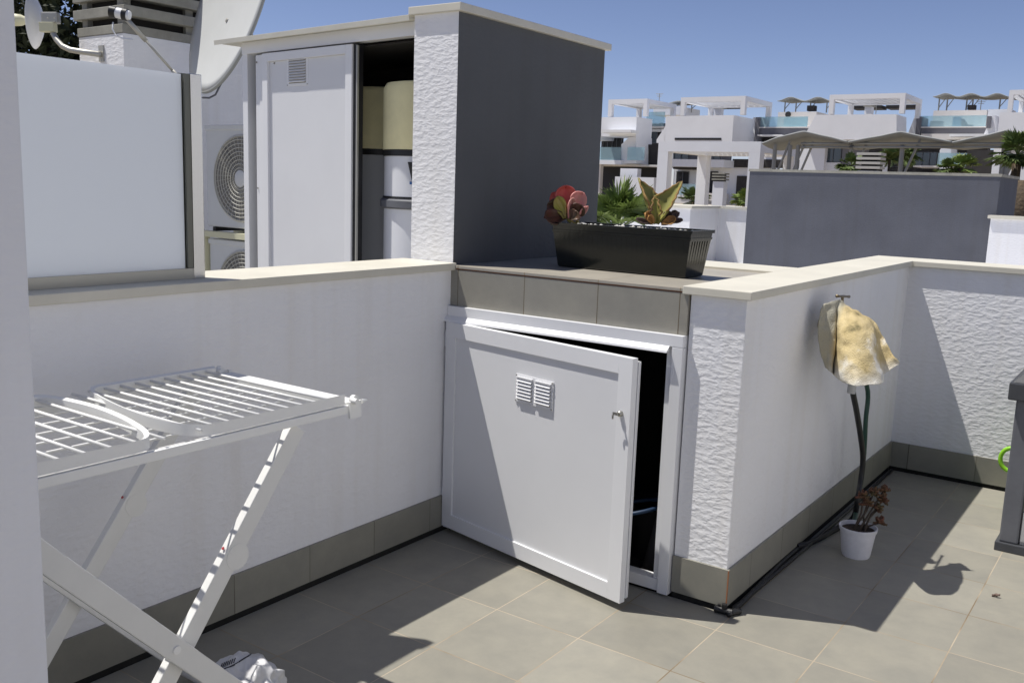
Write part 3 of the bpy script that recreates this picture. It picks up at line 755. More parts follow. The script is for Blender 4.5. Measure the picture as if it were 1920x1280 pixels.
Tv = T2 @ Matrix.Translation((0, 0.0, 0))
vent(T @ Matrix(((1, 0, 0, 0), (0, -1, 0, -0.0005), (0, 0, 1, 0), (0, 0, 0, 1))), 0.782, 1.958, 0.172, 0.160, 10, do, two=False)
for (s_, z_) in ((1.232, 2.09), (1.232, 1.45), (1.060, 2.075)):
    b = MB(T); b.lathe([(0.0045, 0), (0.0045, 0.003)], (s_, -0.002 if s_ > 1.2 else 0.009, z_), 8, (0, 1, 0)); b.build('screw', M['fan'], cb)
# water tanks inside
def heater(px, py, D, r, label, ztop, zmid, zm2, k):
    c = atD(px, py, D)
    t = thing('water_tank', (c.x, c.y, 0), label, 'water tank', 'water tanks inside the cabinet')
    b = MB(); b.lathe([(r - 0.008, 0.0), (r - 0.008, zmid - 0.012)], (c.x, c.y, 0), 48); b.build('lower_jacket', M['tank'] if k else M['tank2'], t, smooth='auto')
    b = MB(); b.lathe([(r - 0.004, 0), (r - 0.004, 0.03)], (c.x, c.y, zmid - 0.018), 48); b.build('band', M['black'], t, smooth='auto')
    b = MB(); b.lathe([(r, 0.0), (r, ztop - zmid - 0.03), (r - 0.015, ztop - zmid - 0.006), (r - 0.06, ztop - zmid)], (c.x, c.y, zmid + 0.012), 48); b.build('upper_foam', M['foam'], t, smooth='auto')
    return t, c
Tc = lambda s, o, z: T @ Vector((s, -o, z))
def heater2(s, o, r, label, ztop, zmid, k):
    c = Tc(s, o, 0)
    t = thing('water_tank', (c.x, c.y, 0), label, 'water tank')
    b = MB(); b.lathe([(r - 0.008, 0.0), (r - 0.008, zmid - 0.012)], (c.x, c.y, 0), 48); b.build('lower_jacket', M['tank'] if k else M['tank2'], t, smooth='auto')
    b = MB(); b.lathe([(r - 0.004, 0), (r - 0.004, 0.03)], (c.x, c.y, zmid - 0.018), 48); b.build('band', M['black'], t, smooth='auto')
    b = MB(); b.lathe([(r, 0.0), (r, ztop - zmid - 0.03), (r - 0.015, ztop - zmid - 0.006), (r - 0.05, ztop - zmid)], (c.x, c.y, zmid + 0.012), 48); b.build('upper_foam', M['foam'], t, smooth='auto')
    return t, c
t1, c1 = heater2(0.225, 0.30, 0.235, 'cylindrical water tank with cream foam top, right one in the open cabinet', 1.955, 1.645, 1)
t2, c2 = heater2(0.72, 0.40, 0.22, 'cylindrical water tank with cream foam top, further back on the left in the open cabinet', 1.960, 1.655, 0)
dv = (Vector((CAM.x, CAM.y, 0)) - Vector((c1.x, c1.y, 0))).normalized(); sd = Vector((-dv.y, dv.x, 0))
b = MB(); q = c1 + dv * 0.222 - sd * 0.055
for (dz0, w0, w1, h) in ((1.515, 0.035, 0.055, 0.085),):
    b.prism([q + sd * w0 + Vector((0, 0, dz0)) - sd * 0.07 * 0, q - sd * w0 + Vector((0, 0, dz0)), q - sd * w1 + Vector((0, 0, dz0 + h)), q + sd * w1 + Vector((0, 0, dz0 + h))], dv * 0.03)
b.build('control_box', M['black'], t1)
b = MB(); b.prism([q + sd * 0.045 + Vector((0, 0, 1.50)), q - sd * 0.045 + Vector((0, 0, 1.50)), q - sd * 0.045 + Vector((0, 0, 1.513)), q + sd * 0.045 + Vector((0, 0, 1.513))], dv * 0.02)
b.build('valve', M['blue'], t1)
b = MB(); b.lathe([(0.236, 0), (0.245, 0.008), (0.245, 0.038), (0.236, 0.045)], (c1.x, c1.y, 1.385), 48); b.build('strap', M['binM'], t1, smooth='auto')
b = MB(); b.lathe([(0.232, 0), (0.232, 0.010)], (c1.x, c1.y, 1.432), 48); b.build('gasket', M['black'], t1, smooth='auto')

# ------------------------------------------------------------------ air conditioners beyond
def ac(x0, x1, y0, z0, z1, label):
    t = thing('air_conditioner', ((x0 + x1) / 2, y0 + 0.15, z0), label, 'air conditioner', 'air conditioning units on the neighbouring roof')
    b = MB(); b.box(x0, x1, y0, y0 + 0.30, z0, z1 - 0.02); b.build('casing', M['ac'], t, bevel=0.012)
    b = MB(); b.box(x0 - 0.006, x1 + 0.006, y0 - 0.008, y0 + 0.305, z1 - 0.035, z1); b.build('lid', M['ac'], t, bevel=0.006)
    cx = x0 + 0.07 + 0.30; cz = (z0 + z1) / 2 - 0.01; R0 = 0.285
    b = MB(); b.lathe([(R0, 0), (R0, 0.006), (R0 - 0.012, 0.012), (R0 - 0.018, 0.0)], (cx, y0 - 0.001, cz), 48, (0, -1, 0), capb=False); gr = b.build('fan_ring', M['grille'], t, smooth='auto')
    b = MB(); b.lathe([(R0 - 0.016, 0), (R0 - 0.016, 0.001)], (cx, y0 - 0.0005, cz), 48, (0, -1, 0)); b.build('fan_opening', M['fan'], gr)
    b = MB()
    for k in range(8):
        r = 0.070 + 0.026 * k
        b.tube([(cx + r * math.cos(a), y0 - 0.014 - 0.003 * math.sin(r * 9), cz + r * math.sin(a)) for a in [i * math.pi / 20 for i in range(41)]], 0.0028, 6, cap=False)
    for k in range(40):
        a = 2 * math.pi * k / 40
        b.tube([(cx + 0.05 * math.cos(a), y0 - 0.012, cz + 0.05 * math.sin(a)), (cx + (R0 - 0.01) * math.cos(a + 0.25), y0 - 0.012, cz + (R0 - 0.01) * math.sin(a + 0.25))], 0.0018, 5, cap=False)
    b.build('grille', M['grille'], gr, smooth=True)
    b = MB(); b.lathe([(0.055, 0), (0.055, 0.004), (0.045, 0.008)], (cx, y0 - 0.012, cz), 28, (0, -1, 0)); b.build('hub', M['ac'], gr, smooth='auto')
    b = MB()
    for k in range(3):
        a0 = k * 2 * math.pi / 3
        pp = [(cx + r * math.cos(a0 + da), y0 - 0.0035 - 0.002 * j, cz + r * math.sin(a0 + da)) for j, (r, da) in enumerate(((0.05, 0), (0.27, 0.15), (0.275, 0.7), (0.23, 1.1), (0.05, 0.7)))]
        b.add(pp, [(0, 1, 2, 3, 4)])
    b.build('fan_blade', M['fan'], gr)
    return t
AX0 = -2.93; AY = 0.955
ac(AX0, AX0 + 0.98, AY, kz(1.232), kz(1.775), 'white air conditioning unit with round fan grille, upper one left of the cabinet')
ac(AX0 + 0.02, AX0 + 1.0, AY, 0.42, kz(1.165), 'white air conditioning unit below the other one, only its top visible above the parapet')
t = thing('bracket', (AX0 + 0.4, AY + 0.1, 1.17), 'white steel support frame between the two air conditioners', 'bracket')
za_ = kz(1.165) + 0.012; zb_ = kz(1.232) - 0.03
b = MB(); b.box(AX0 - 0.03, AX0 + 1.05, AY - 0.03, AY + 0.02, za_, zb_); b.box(AX0 - 0.03, AX0 + 1.05, AY + 0.24, AY + 0.28, za_, zb_); b.build('rail', M['cream'], t, bevel=0.002)
for xx in (AX0 + 0.06, AX0 + 0.86):
    b = MB(); b.box(xx, xx + 0.03, AY + 0.0, AY + 0.27, zb_ + 0.0005, kz(1.232) - 0.001); b.build('rubber_foot', M['black'], t)
for xx in (AX0 - 0.03, AX0 + 1.02):
    for yy in (AY - 0.02, AY + 0.24):
        b = MB(); b.box(xx, xx + 0.03, yy, yy + 0.04, -0.02, za_ - 0.001); b.build('post', M['cream'], t)

# ------------------------------------------------------------------ chimney with concrete louvres
CX, CY = -3.315, 0.615
cl = onY(149, 100, CY).x
t = thing('chimney', (CX - 0.2, CY + 1, 0), 'white chimney with weathered concrete louvre slabs on top, behind the glass screen', 'chimney')
b = MB(); CL = onX(462, 70, CX).y - CY
b.box(cl, CX, CY, CY + CL, -0.02, kz(2.235)); b.build('stack', M['stucco'], t, bevel=0.004)
b = MB(); b.box(cl + 0.03, CX - 0.06, CY + 0.06, CY + CL - 0.07, kz(2.235), 3.3); b.build('core', M['dark'], t)
for (za, zb, ov) in ((2.236, 2.283, 0.0), (2.325, 2.378, 0.035), (2.418, 2.470, 0.035), (2.51, 2.562, 0.035), (2.60, 2.66, 0.035)):
    b = MB(); b.box(cl - ov - 0.01, CX + ov, CY - min(ov, 0.006) - 0.004, CY + CL + ov, kz(za), kz(zb)); b.build('louvre_slab', M['slabc'], t, bevel=0.004)
for yy in (CY + 0.02, CY + CL * 0.5, CY + CL - 0.09):
    for xx in (cl + 0.02, CX - 0.09):
        b = MB(); b.box(xx, xx + 0.06, yy, yy + 0.06, kz(2.284), kz(2.60)); b.build('spacer', M['slabc'], t)

# big satellite dish
def dish():
    c = atD(428, 4, 6.0)
    fw = Rm @ Vector((0, 0, 1)); rt = Rm @ Vector((1, 0, 0)); up = Rm @ Vector((0, 1, 0))
    vw = (CAM - c).normalized()
    major = (rt * 0.33 + up * 0.94).normalized(); minor = (-rt * 0.94 + up * 0.33).normalized()
    major = (major - vw * major.dot(vw)).normalized(); minor = (minor - vw * minor.dot(vw)); minor = (minor - major * minor.dot(major)).normalized()
    n_ = (vw * 0.29 + minor * 0.957).normalized()
    v1 = major - n_ * major.dot(n_); v1.normalize(); v2 = n_.cross(v1)
    R0 = 0.588
    t = thing('satellite_dish', c, 'large off-white satellite dish left of the cabinet, pointing left', 'satellite dish')
    b = MB(); rings = 10; seg = 48; vs = [c - n_ * 0.035]; fs = []
    for i in range(1, rings + 1):
        r = R0 * i / rings
        for k in range(seg):
            a = 2 * math.pi * k / seg
            vs.append(c + (v1 * math.cos(a) * 1.0 + v2 * math.sin(a)) * r + n_ * (-0.035 + 0.035 * (r / R0) ** 2))
    for k in range(seg): fs.append((0, 1 + k, 1 + (k + 1) % seg))
    for i in range(rings - 1):
        for k in range(seg):
            k2 = (k + 1) % seg; o = 1 + i * seg
            fs.append((o + k, o + k2, o + seg + k2, o + seg + k))
    b.add(vs, fs); b.build('reflector', M['dish'], t, smooth=True, thick=0.006)
    b = MB(); b.tube([c + (v1 * math.cos(a) + v2 * math.sin(a)) * (R0 + 0.002) - n_ * 0.008 for a in [i * math.pi / 32 for i in range(65)]], 0.011, 8, cap=False)
    b.build('rim', M['dishrim'], t, smooth=True)
    b = MB()
    for (x, y) in ((403, 102), (424, 101), (430, 46), (451, 45)):
        dd = ray(x, y); tt = (c - n_ * 0.055 - CAM).dot(n_) / dd.dot(n_); p = CAM + dd * tt
        b = MB(); b.lathe([(0.006, 0), (0.004, 0.004)], p, 8, n_); b.build('bolt', M['steel2'], t)
    bk = c - n_ * 0.09 - v1 * 0.05
    b = MB(); b.tube([c - n_ * 0.03 - v1 * 0.1, c - n_ * 0.10 - v1 * 0.12, Vector((CX, CY + CL * 0.8, c.z - 0.25))], 0.022, 12); b.build('wall_bracket', M['galv'], t, smooth=True)
    # feed arm and LNB
    p0 = atD(352, 165, 5.85); p1 = atD(232, 30, 5.6)
    b = MB(); b.tube([c - v1 * R0 * 0.98, p0, p0.lerp(p1, 0.25)], 0.012, 10); b.tube([p0.lerp(p1, 0.2), p0.lerp(p1, 0.72)], 0.008, 10); b.tube([p0.lerp(p1, 0.66), p1], 0.014, 10); am = b.build('feed_arm', M['galv'], t, smooth=True)
    la = atD(207, 22, 5.6); lb = atD(246, 30, 5.6); ax = (lb - la).normalized()
    b = MB(); b.lathe([(0.034, 0), (0.034, 0.037)], la, 20, ax); b.lathe([(0.036, 0), (0.036, 0.027)], la + ax * 0.077, 20, ax); b.build('feed_cover', M['black'], am, smooth='auto')
    b = MB(); b.lathe([(0.031, 0), (0.031, 0.042)], la + ax * 0.036, 20, ax); b.lathe([(0.030, 0), (0.025, 0.015)], la + ax * 0.103, 20, ax); b.bar(la + ax * 0.05, p1, 0.03, 0.03); b.build('feed_horn', M['alu'], am, smooth='auto')
    b = MB(); pts = [atD(x, y, 5.61) for x, y in ((212, 42), (211, 55), (217, 67), (232, 73), (250, 75))]; b.tube(pts, 0.0045, 8); b.build('cable', M['tank'], t, smooth=True)
    pts = [atD(x, y, 6.05) for x, y in ((440, 115), (425, 140), (413, 160), (404, 178), (392, 184), (375, 183))]
    b = MB(); b.tube(pts, 0.006, 8); b.build('cable', M['binM'], t, smooth=True)
dish()

# small parabolic antenna on its bent arm
def smallant():
    D = 4.72
    m = onY(190, 100, CY - 0.006)
    t = thing('wireless_antenna', m, 'small white parabolic antenna on a bent steel arm fixed to the chimney', 'antenna')
    b = MB(); b.box(m.x - 0.027, m.x + 0.027, CY - 0.010, CY - 0.0005, m.z - 0.055, m.z + 0.050); b.build('wall_plate', M['galv'], t)
    pts = [onY(x, y, yy) for x, y, yy in ((190, 101, CY - 0.01), (183, 102, CY - 0.03), (170, 100, CY - 0.07), (150, 97, CY - 0.10), (132, 94, CY - 0.12), (117, 87, CY - 0.14), (107, 76, CY - 0.15), (100, 64, CY - 0.15), (97, 45, CY - 0.15), (96, 25, CY - 0.15))]
    b = MB(); b.tube(pts, 0.019, 12); b.build('arm', M['galv'], t, smooth=True)
    Y = CY - 0.15
    c = onY(64, 40, Y)
    rt = Rm @ Vector((1, 0, 0)); up = Rm @ Vector((0, 1, 0)); vw = (CAM - c).normalized()
    n_ = (vw * 0.20 - rt * 0.97 + up * 0.06).normalized()
    v1 = (up - n_ * up.dot(n_)).normalized(); v2 = n_.cross(v1); R0 = 0.186
    b = MB()
    prof = [(q * 1.24, h * 1.24) for q, h in [(0.002, -0.045), (0.05, -0.040), (0.10, -0.026), (0.14, -0.006), (0.150, 0.004), (0.146, 0.006), (0.10, -0.018), (0.05, -0.032), (0.002, -0.036)]]
    b.lathe(prof, c, 40, n_, capb=False); b.build('reflector', M['alu'], t, smooth='auto')
    b = MB(); b.lathe([(0.028, -0.043), (0.028, 0.062), (0.037, 0.08), (0.042, 0.125), (0.037, 0.135)], c, 24, n_); b.build('feed', M['cream'], t, smooth='auto')
    q = onY(92, 42, Y - 0.01)
    b = MB(); b.bar(q - rt * 0.056 - up * 0.035, q + rt * 0.044 - up * 0.035, 0.06, 0.062); b.build('radio_box', M['cream'], t, bevel=0.004)
    b = MB(); b.bar(q - rt * 0.044 + up * 0.027, q + rt * 0.068 + up * 0.027, 0.056, 0.075); b.build('clamp', M['galv'], t, bevel=0.01)
    for dx, dz in ((-0.01, 0.03), (0.035, 0.03), (0.035, 0.005)):
        b = MB(); b.lathe([(0.006, 0), (0.006, 0.01)], q + rt * dx + up * dz + vw * 0.025, 8, vw); b.build('bolt', M['steel2'], t)
smallant()

# ------------------------------------------------------------------ tree behind the chimney
def leafcloud(b, c, rad, n, size, rr, flat=1.0):
    for _ in range(n):
        while True:
            p = Vector((rr.uniform(-1, 1), rr.uniform(-1, 1), rr.uniform(-1, 1)))
            if p.length < 1: break
        if p.length < 0.35 and rr.random() < 0.5: p = p.normalized() * rr.uniform(0.5, 1)
        p = Vector(c) + Vector((p.x * rad, p.y * rad, p.z * rad * flat))
        d1 = Vector((rr.uniform(-1, 1), rr.uniform(-1, 1), rr.uniform(-1, 1))).normalized()
        d2 = d1.orthogonal().normalized(); s_ = size * rr.uniform(0.5, 1.4)
        b.add([p - d1 * s_, p + d2 * s_ * 0.35, p + d1 * s_, p - d2 * s_ * 0.35], [(0, 1, 2, 3)])
rr = random.Random(3)
tc = atD(85, 30, 15)
t = thing('pine_tree', (tc.x, tc.y, -6), 'dark green conifer behind the chimney and small antenna', 'tree')
b = MB(); b.tube([(tc.x, tc.y, -6), (tc.x + 0.1, tc.y, -1), (tc.x, tc.y + 0.1, 3.0), (tc.x, tc.y, 6.5)], [0.3, 0.24, 0.16, 0.04], 10)
for k in range(10):
    a = rr.uniform(0, 6.28); z = rr.uniform(-1, 5); L = rr.uniform(1.0, 2.0)
    b.tube([(tc.x, tc.y, z), (tc.x + math.cos(a) * L, tc.y + math.sin(a) * L, z + 0.5)], [0.06, 0.02], 6)
b.build('trunk', M['bark'], t, smooth=True)
b = MB()
for k in range(150):
    z = rr.uniform(-0.5, 7); R0 = 2.5 * (1 - max(0, z - 1) / 8)
    a = rr.uniform(0, 6.28); r = R0 * math.sqrt(rr.random())
    leafcloud(b, (tc.x + r * math.cos(a), tc.y + r * math.sin(a), z), rr.uniform(0.4, 0.7), 300, 0.085, rr, 0.7)
b.build('crown', M['pine'], t)

# ------------------------------------------------------------------ planter with the succulents
pang = R_(-6.8)
fl = onZ(1046, 499, 1.172); fr = onZ(1284, 522, 1.172)
ux = (fr - fl); ux.z = 0; Lb = ux.length; ux.normalize(); uy = Vector((-ux.y, ux.x, 0))
o0 = Vector((fl.x, fl.y, 1.172))
T = Matrix(((ux.x, uy.x, 0, o0.x), (ux.y, uy.y, 0, o0.y), (0, 0, 1, o0.z), (0, 0, 0, 1)))
pl = thing('planter', o0 + ux * Lb / 2, 'long dark glossy planter box standing on the tiled cupboard top', 'planter')
DP, HP = 0.155, 0.190
fx, fy = 0.026, 0.020
b = MB(T)
def ring(z, g, inset=0.0):
    k = z / HP
    return [(-fx * k + inset, -fy * k + inset, z), (Lb + fx * k - inset, -fy * k + inset, z), (Lb + fx * k - inset, DP + fy * k - inset, z), (-fx * k + inset, DP + fy * k - inset, z)]
prof = [ring(0, 0, 0.004), ring(0.006, 0), ring(0.150, 0), ring(0.151, 0, -0.003), ring(0.160, 0, -0.003), ring(0.161, 0, 0.0), ring(0.176, 0, 0.0), ring(0.177, 0, -0.006), ring(HP, 0, -0.006), ring(HP, 0, 0.008), ring(0.165, 0, 0.010)]
vs = [q for r in prof for q in r]; fs = []
for i in range(len(prof) - 1):
    for k in range(4): fs.append((i * 4 + k, i * 4 + (k + 1) % 4, i * 4 + 4 + (k + 1) % 4, i * 4 + 4 + k))
fs.append((3, 2, 1, 0)); b.add(vs, fs)
b.build('box', M['planter'], pl)
b = MB(T)                                     # shallow ribs
for k in range(26):
    x = Lb * (k + 0.5) / 26; b.prism([(x - 0.004, -0.001, 0.012), (x + 0.004, -0.001, 0.012), (x + 0.004, -fy * 0.14 / HP - 0.001, 0.145), (x - 0.004, -fy * 0.14 / HP - 0.001, 0.145)], (0, 0.003, 0))
for k in range(7):
    y = DP * (k + 0.5) / 7; b.prism([(Lb + 0.001, y - 0.004, 0.012), (Lb + 0.001, y + 0.004, 0.012), (Lb + fx * 0.14 / HP + 0.003, y + 0.004, 0.145), (Lb + fx * 0.14 / HP + 0.003, y - 0.004, 0.145)], (-0.003, 0, 0))
b.build('rib', M['planter'], pl)
b = MB(T); b.box(-0.018, Lb + 0.018, -0.010, DP + 0.010, 0.13, 0.178); b.build('soil', M['soil'], pl)
b = MB(T)
for k in range(150):
    x = rnd.uniform(0.0, Lb); y = rnd.uniform(-0.006, DP); r = rnd.uniform(0.004, 0.009)
    if rnd.random() < 0.6: y = rnd.uniform(-0.008, 0.02)
    b.lathe([(r * 0.3, -r * 0.6), (r, -0.1 * r), (r * 0.9, r * 0.4), (r * 0.2, r * 0.8)], (x, y, 0.180 + rnd.uniform(0, 0.006)), 7)
o = b.build('pebbles', M['pebble'], pl, smooth=True); tag(o, 'small white pebbles strewn on the soil', kind='stuff')

def paddle(b, base, tip, wdt, nrm_, curl=0.15, th_=0.006, tipround=0.75):
    """thick round-ended succulent leaf from base to tip"""
    base = Vector(base); tip = Vector(tip); d = tip - base; L = d.length; d.normalize()
    nn = Vector(nrm_); nn = (nn - d * nn.dot(d)).normalized(); sdv = d.cross(nn)
    rows = []; n = 12; m = 9
    for i in range(n + 1):
        u = i / n
        wv = wdt * (0.22 + 0.78 * math.sin(math.pi * min(1, (u * 0.95)) ** 1.25 * 0.98) if u < 0.62 else wdt / wdt * (0.22 + 0.78 * 1.0) * math.sqrt(max(0.0, 1 - ((u - 0.58) / 0.42) ** 2)))
        wv = wdt * (0.18 + 0.82 * min(1, u / 0.58) ** 1.1) if u < 0.58 else wdt * math.sqrt(max(0.0004, 1 - ((u - 0.58) / 0.42) ** 2))
        row = []
        for j in range(m):
            v_ = (j / (m - 1)) * 2 - 1
            row.append(base + d * (L * u) + sdv * (wv * v_) + nn * (curl * L * (u ** 2) * 0.6 + curl * wdt * 1.6 * v_ * v_ + 0.004 * math.sin(v_ * 7 + u * 5)))
        rows.append(row)
    b.grid(rows)
def vpx(x, y, D): return atD(x, y, D)
# left plant: round red and pink leaves of a paddle plant
Dp = (T @ Vector((0.055, 0.07, 0.2)) - CAM).dot(Rm @ Vector((0, 0, -1)))
kp = thing('paddle_plant', T @ Vector((0.06, 0.07, 0.17)), 'succulent with round red and pink leaves at the left end of the planter', 'plant')
b = MB(); st = T @ Vector((0.055, 0.07, 0.17)); b.tube([st, vpx(1066, 412, Dp), vpx(1060, 392, Dp + 0.01)], [0.010, 0.009, 0.007], 10); b.tube([st, vpx(1078, 400, Dp - 0.01)], [0.009, 0.006], 8)
b.build('stem', M['leafgreen'], kp, smooth=True)
vwv = (CAM - st).normalized(); rtv = Rm @ Vector((1, 0, 0)); upv = Rm @ Vector((0, 1, 0))
def pleaf(m, bx, by, tx, ty, w_, tilt, dz0=0.0, dz1=0.0, curl=0.12):
    b = MB(); paddle(b, vpx(bx, by, Dp + dz0), vpx(tx, ty, Dp + dz1), w_, vwv * math.cos(tilt) + rtv * math.sin(tilt) + upv * 0.35, curl)
    b.build('leaf', M[m], kp, smooth=True, thick=0.005, subsurf=1)
pleaf('leafred', 1062, 400, 1058, 351, 0.050, 0.2, 0.04, 0.05, 0.25)
pleaf('leafred', 1064, 396, 1036, 362, 0.036, -0.7, 0.05, 0.06)
pleaf('leafgreen', 1060, 410, 1048, 368, 0.030, -0.5, -0.01, -0.01, 0.2)
pleaf('leafpink', 1068, 400, 1091, 362, 0.040, 0.5, 0.0, 0.01, 0.2)
pleaf('leafpink', 1066, 410, 1068, 372, 0.026, 0.8, -0.03, -0.03, 0.3)
pleaf('leafdark', 1066, 402, 1026, 383, 0.044, -0.4, 0.03, 0.02, 0.15)
pleaf('leafdark', 1062, 408, 1018, 412, 0.042, -0.3, 0.01, -0.03, 0.25)
pleaf('leafdark', 1072, 408, 1092, 384, 0.036, 0.3, -0.02, -0.05, 0.15)
pleaf('leafdark', 1070, 412, 1084, 398, 0.034, -0.2, -0.05, -0.06, 0.15)
pleaf('leafpink', 1078, 412, 1101, 386, 0.014, 0.9, -0.04, -0.04, 0.2)
# right plant: thick upright yellow green leaves
Da = (T @ Vector((Lb * 0.72, 0.06, 0.2)) - CAM).dot(Rm @ Vector((0, 0, -1)))
ag = thing('agave_plant', T @ Vector((Lb * 0.72, 0.06, 0.17)), 'succulent with two tall cupped yellow-green leaves, brown at the rims, right of the planter middle', 'plant')
def bigleaf(bx, by, tx, ty, w_, nv, cup, dz0, dz1, m='agave', droop=0.0, wl=0.62):
    base = vpx(bx, by, Da + dz0); tip = vpx(tx, ty, Da + dz1); d_ = tip - base; L = d_.length; d_.normalize()
    nn = Vector(nv); nn = (nn - d_ * nn.dot(d_)).normalized(); sdv = d_.cross(nn); rows = []; n = 18; mm = 21
    for i in range(n + 1):
        u = i / n
        wv = w_ * (0.30 + 0.70 * math.sin(min(1, u / wl) * math.pi / 2)) if u < wl else w_ * (1 - ((u - wl) / (1 - wl)) ** 1.25 * 0.985)
        row = []
        for j in range(mm):
            v_ = (j / (mm - 1)) * 2 - 1
            rough_ = 0.006 * noise.noise(Vector((u * 9, v_ * 3, bx))) * (abs(v_) ** 3) * 3
            row.append(base + d_ * (L * u) + sdv * (wv * v_ + rough_) + nn * (-droop * L * u * u + cup * wv * v_ * v_ * 1.2))
        rows.append(row)
    b = MB(); b.grid(rows); o = b.build('leaf', [M[m], M['agedge']], ag, smooth=True, thick=0.006)
    for p in o.data.polygons:
        j = p.index % (mm - 1); i = p.index // (mm - 1)
        if (j in (0, mm - 2) and i > 4): p.material_index = 1
    return o
bigleaf(1232, 420, 1279, 340, 0.050, -rtv * 0.75 + vwv * 0.62, 0.62, -0.01, -0.02, wl=0.45)
bigleaf(1228, 420, 1197, 334, 0.054, rtv * 0.75 + vwv * 0.62, 0.62, 0.01, 0.02, wl=0.45)
bigleaf(1230, 420, 1228, 367, 0.022, vwv * 1.0 + upv * 0.1, 0.9, -0.03, -0.035, wl=0.5)
bigleaf(1231, 418, 1246, 360, 0.024, -vwv + rtv * 0.3, 0.8, 0.04, 0.05, wl=0.6)
for (x0_, y0_, x1_, y1_, w_, m_, dz) in ((1222, 420, 1190, 417, 0.014, 'dryleaf', -0.02), (1224, 418, 1205, 402, 0.020, 'orangel', -0.03), (1222, 420, 1214, 404, 0.016, 'orangel', -0.05), (1242, 420, 1262, 402, 0.022, 'dryleaf', 0.0), (1246, 420, 1276, 404, 0.014, 'dryleaf', -0.01), (1240, 422, 1268, 416, 0.020, 'orangel', -0.03), (1250, 418, 1280, 418, 0.012, 'dryleaf', -0.02), (1258, 412, 1272, 398, 0.016, 'dryleaf', 0.02)):
    b = MB(); paddle(b, vpx(x0_, y0_, Da + dz), vpx(x1_, y1_, Da + dz - 0.01), w_, vwv + upv * 0.6, 0.5); b.build('withered_leaf', M[m_], ag, smooth=True, thick=0.003)

# ------------------------------------------------------------------ tap, towel, hoses, pot
tp = Vector((A, 0.84, 1.02))
t = thing('garden_tap', tp, 'brass garden tap with T handle on the wall, half hidden by the towel', 'tap')
hz = onX(1580, 555, 1.40)
b = MB()
b.tube([(A, hz.y, 0.985), (A + 0.05, hz.y, 0.985), (A + 0.085, hz.y, 0.985), (A + 0.12, hz.y, 0.975), (A + 0.128, hz.y, 0.93)], [0.013, 0.013, 0.016, 0.012, 0.012], 14)
b.lathe([(0.024, 0), (0.022, 0.006)], (A, hz.y, 0.985), 20, (1, 0, 0)); b.build('body', M['brass'], t, smooth='auto')
b = MB(); b.tube([(A + 0.085, hz.y, 0.99), (A + 0.085, hz.y, hz.z)], [0.010, 0.0055], 12); b.build('spindle', M['brass'], t, smooth='auto')
pa = onX(1569, 555, 1.40); pb = onX(1592, 556, 1.40)
b = MB(); b.tube([pa, pa.lerp(pb, 0.2), pa.lerp(pb, 0.5), pa.lerp(pb, 0.8), pb], [0.0065, 0.0045, 0.006, 0.0045, 0.0065], 10); b.build('handle', M['brass'], t, smooth=True)
# control points of the towel: rows from the top, px with depth offsets
fwv = Rm @ Vector((0, 0, -1))
Dt = (hz - CAM).dot(fwv)
rows_px = [
 [(1556, 568, -0.093), (1562, 564, -0.087), (1572, 562, -0.068), (1576, 562, -0.060), (1580, 565, -0.050), (1586, 571, -0.040), (1592, 575, -0.040), (1600, 580, -0.030), (1606, 583, -0.020), (1612, 587, 0.000)],
 [(1541, 576, -0.118), (1550, 573, -0.112), (1565, 572, -0.093), (1570, 578, -0.080), (1577, 580, -0.100), (1592, 588, -0.120), (1606, 590, -0.120), (1618, 592, -0.100), (1624, 594, -0.030), (1636, 600, 0.000)],
 [(1535, 603, -0.124), (1547, 603, -0.118), (1566, 605, -0.118), (1568, 610, -0.080), (1574, 612, -0.150), (1594, 616, -0.200), (1614, 616, -0.200), (1634, 610, -0.140), (1637, 612, -0.040), (1647, 614, -0.010)],
 [(1534, 635, -0.124), (1548, 637, -0.118), (1566, 640, -0.124), (1566, 645, -0.070), (1576, 648, -0.180), (1598, 648, -0.240), (1622, 646, -0.240), (1641, 636, -0.180), (1643, 640, -0.040), (1660, 640, -0.030)],
 [(1538, 660, -0.124), (1550, 665, -0.118), (1563, 670, -0.124), (1563, 675, -0.070), (1577, 680, -0.200), (1600, 682, -0.270), (1630, 680, -0.270), (1647, 670, -0.200), (1648, 668, -0.050), (1673, 662, -0.050)],
 [(1546, 684, -0.124), (1552, 690, -0.118), (1559, 692, -0.124), (1562, 700, -0.080), (1580, 706, -0.220), (1602, 710, -0.290), (1636, 708, -0.290), (1655, 700, -0.220), (1652, 692, -0.060), (1683, 675, -0.060)],
 [(1549, 690, -0.124), (1554, 694, -0.118), (1558, 697, -0.124), (1566, 706, -0.090), (1583, 716, -0.220), (1602, 722, -0.300), (1638, 721, -0.300), (1658, 716, -0.230), (1656, 702, -0.070), (1686, 682, -0.060)],
]
rows2 = [refine(r, 6) for r in rows_px]
cols = list(zip(*rows2)); cols2 = [refine(list(c_), 7) for c_ in cols]
G = [[cols2[j][i] for j in range(len(cols2))] for i in range(len(cols2[0]))]
b = MB()
b.grid([[atD(x, y, Dt + z) + Vector((0, 0.010 * noise.noise(Vector((x, y, 0)) * 0.07), 0.006 * noise.noise(Vector((x, y, 5)) * 0.10))) for x, y, z in r] for r in G])
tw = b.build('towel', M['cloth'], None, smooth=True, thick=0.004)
tag(tw, 'stained yellowish white towel hanging over the garden tap', 'towel')

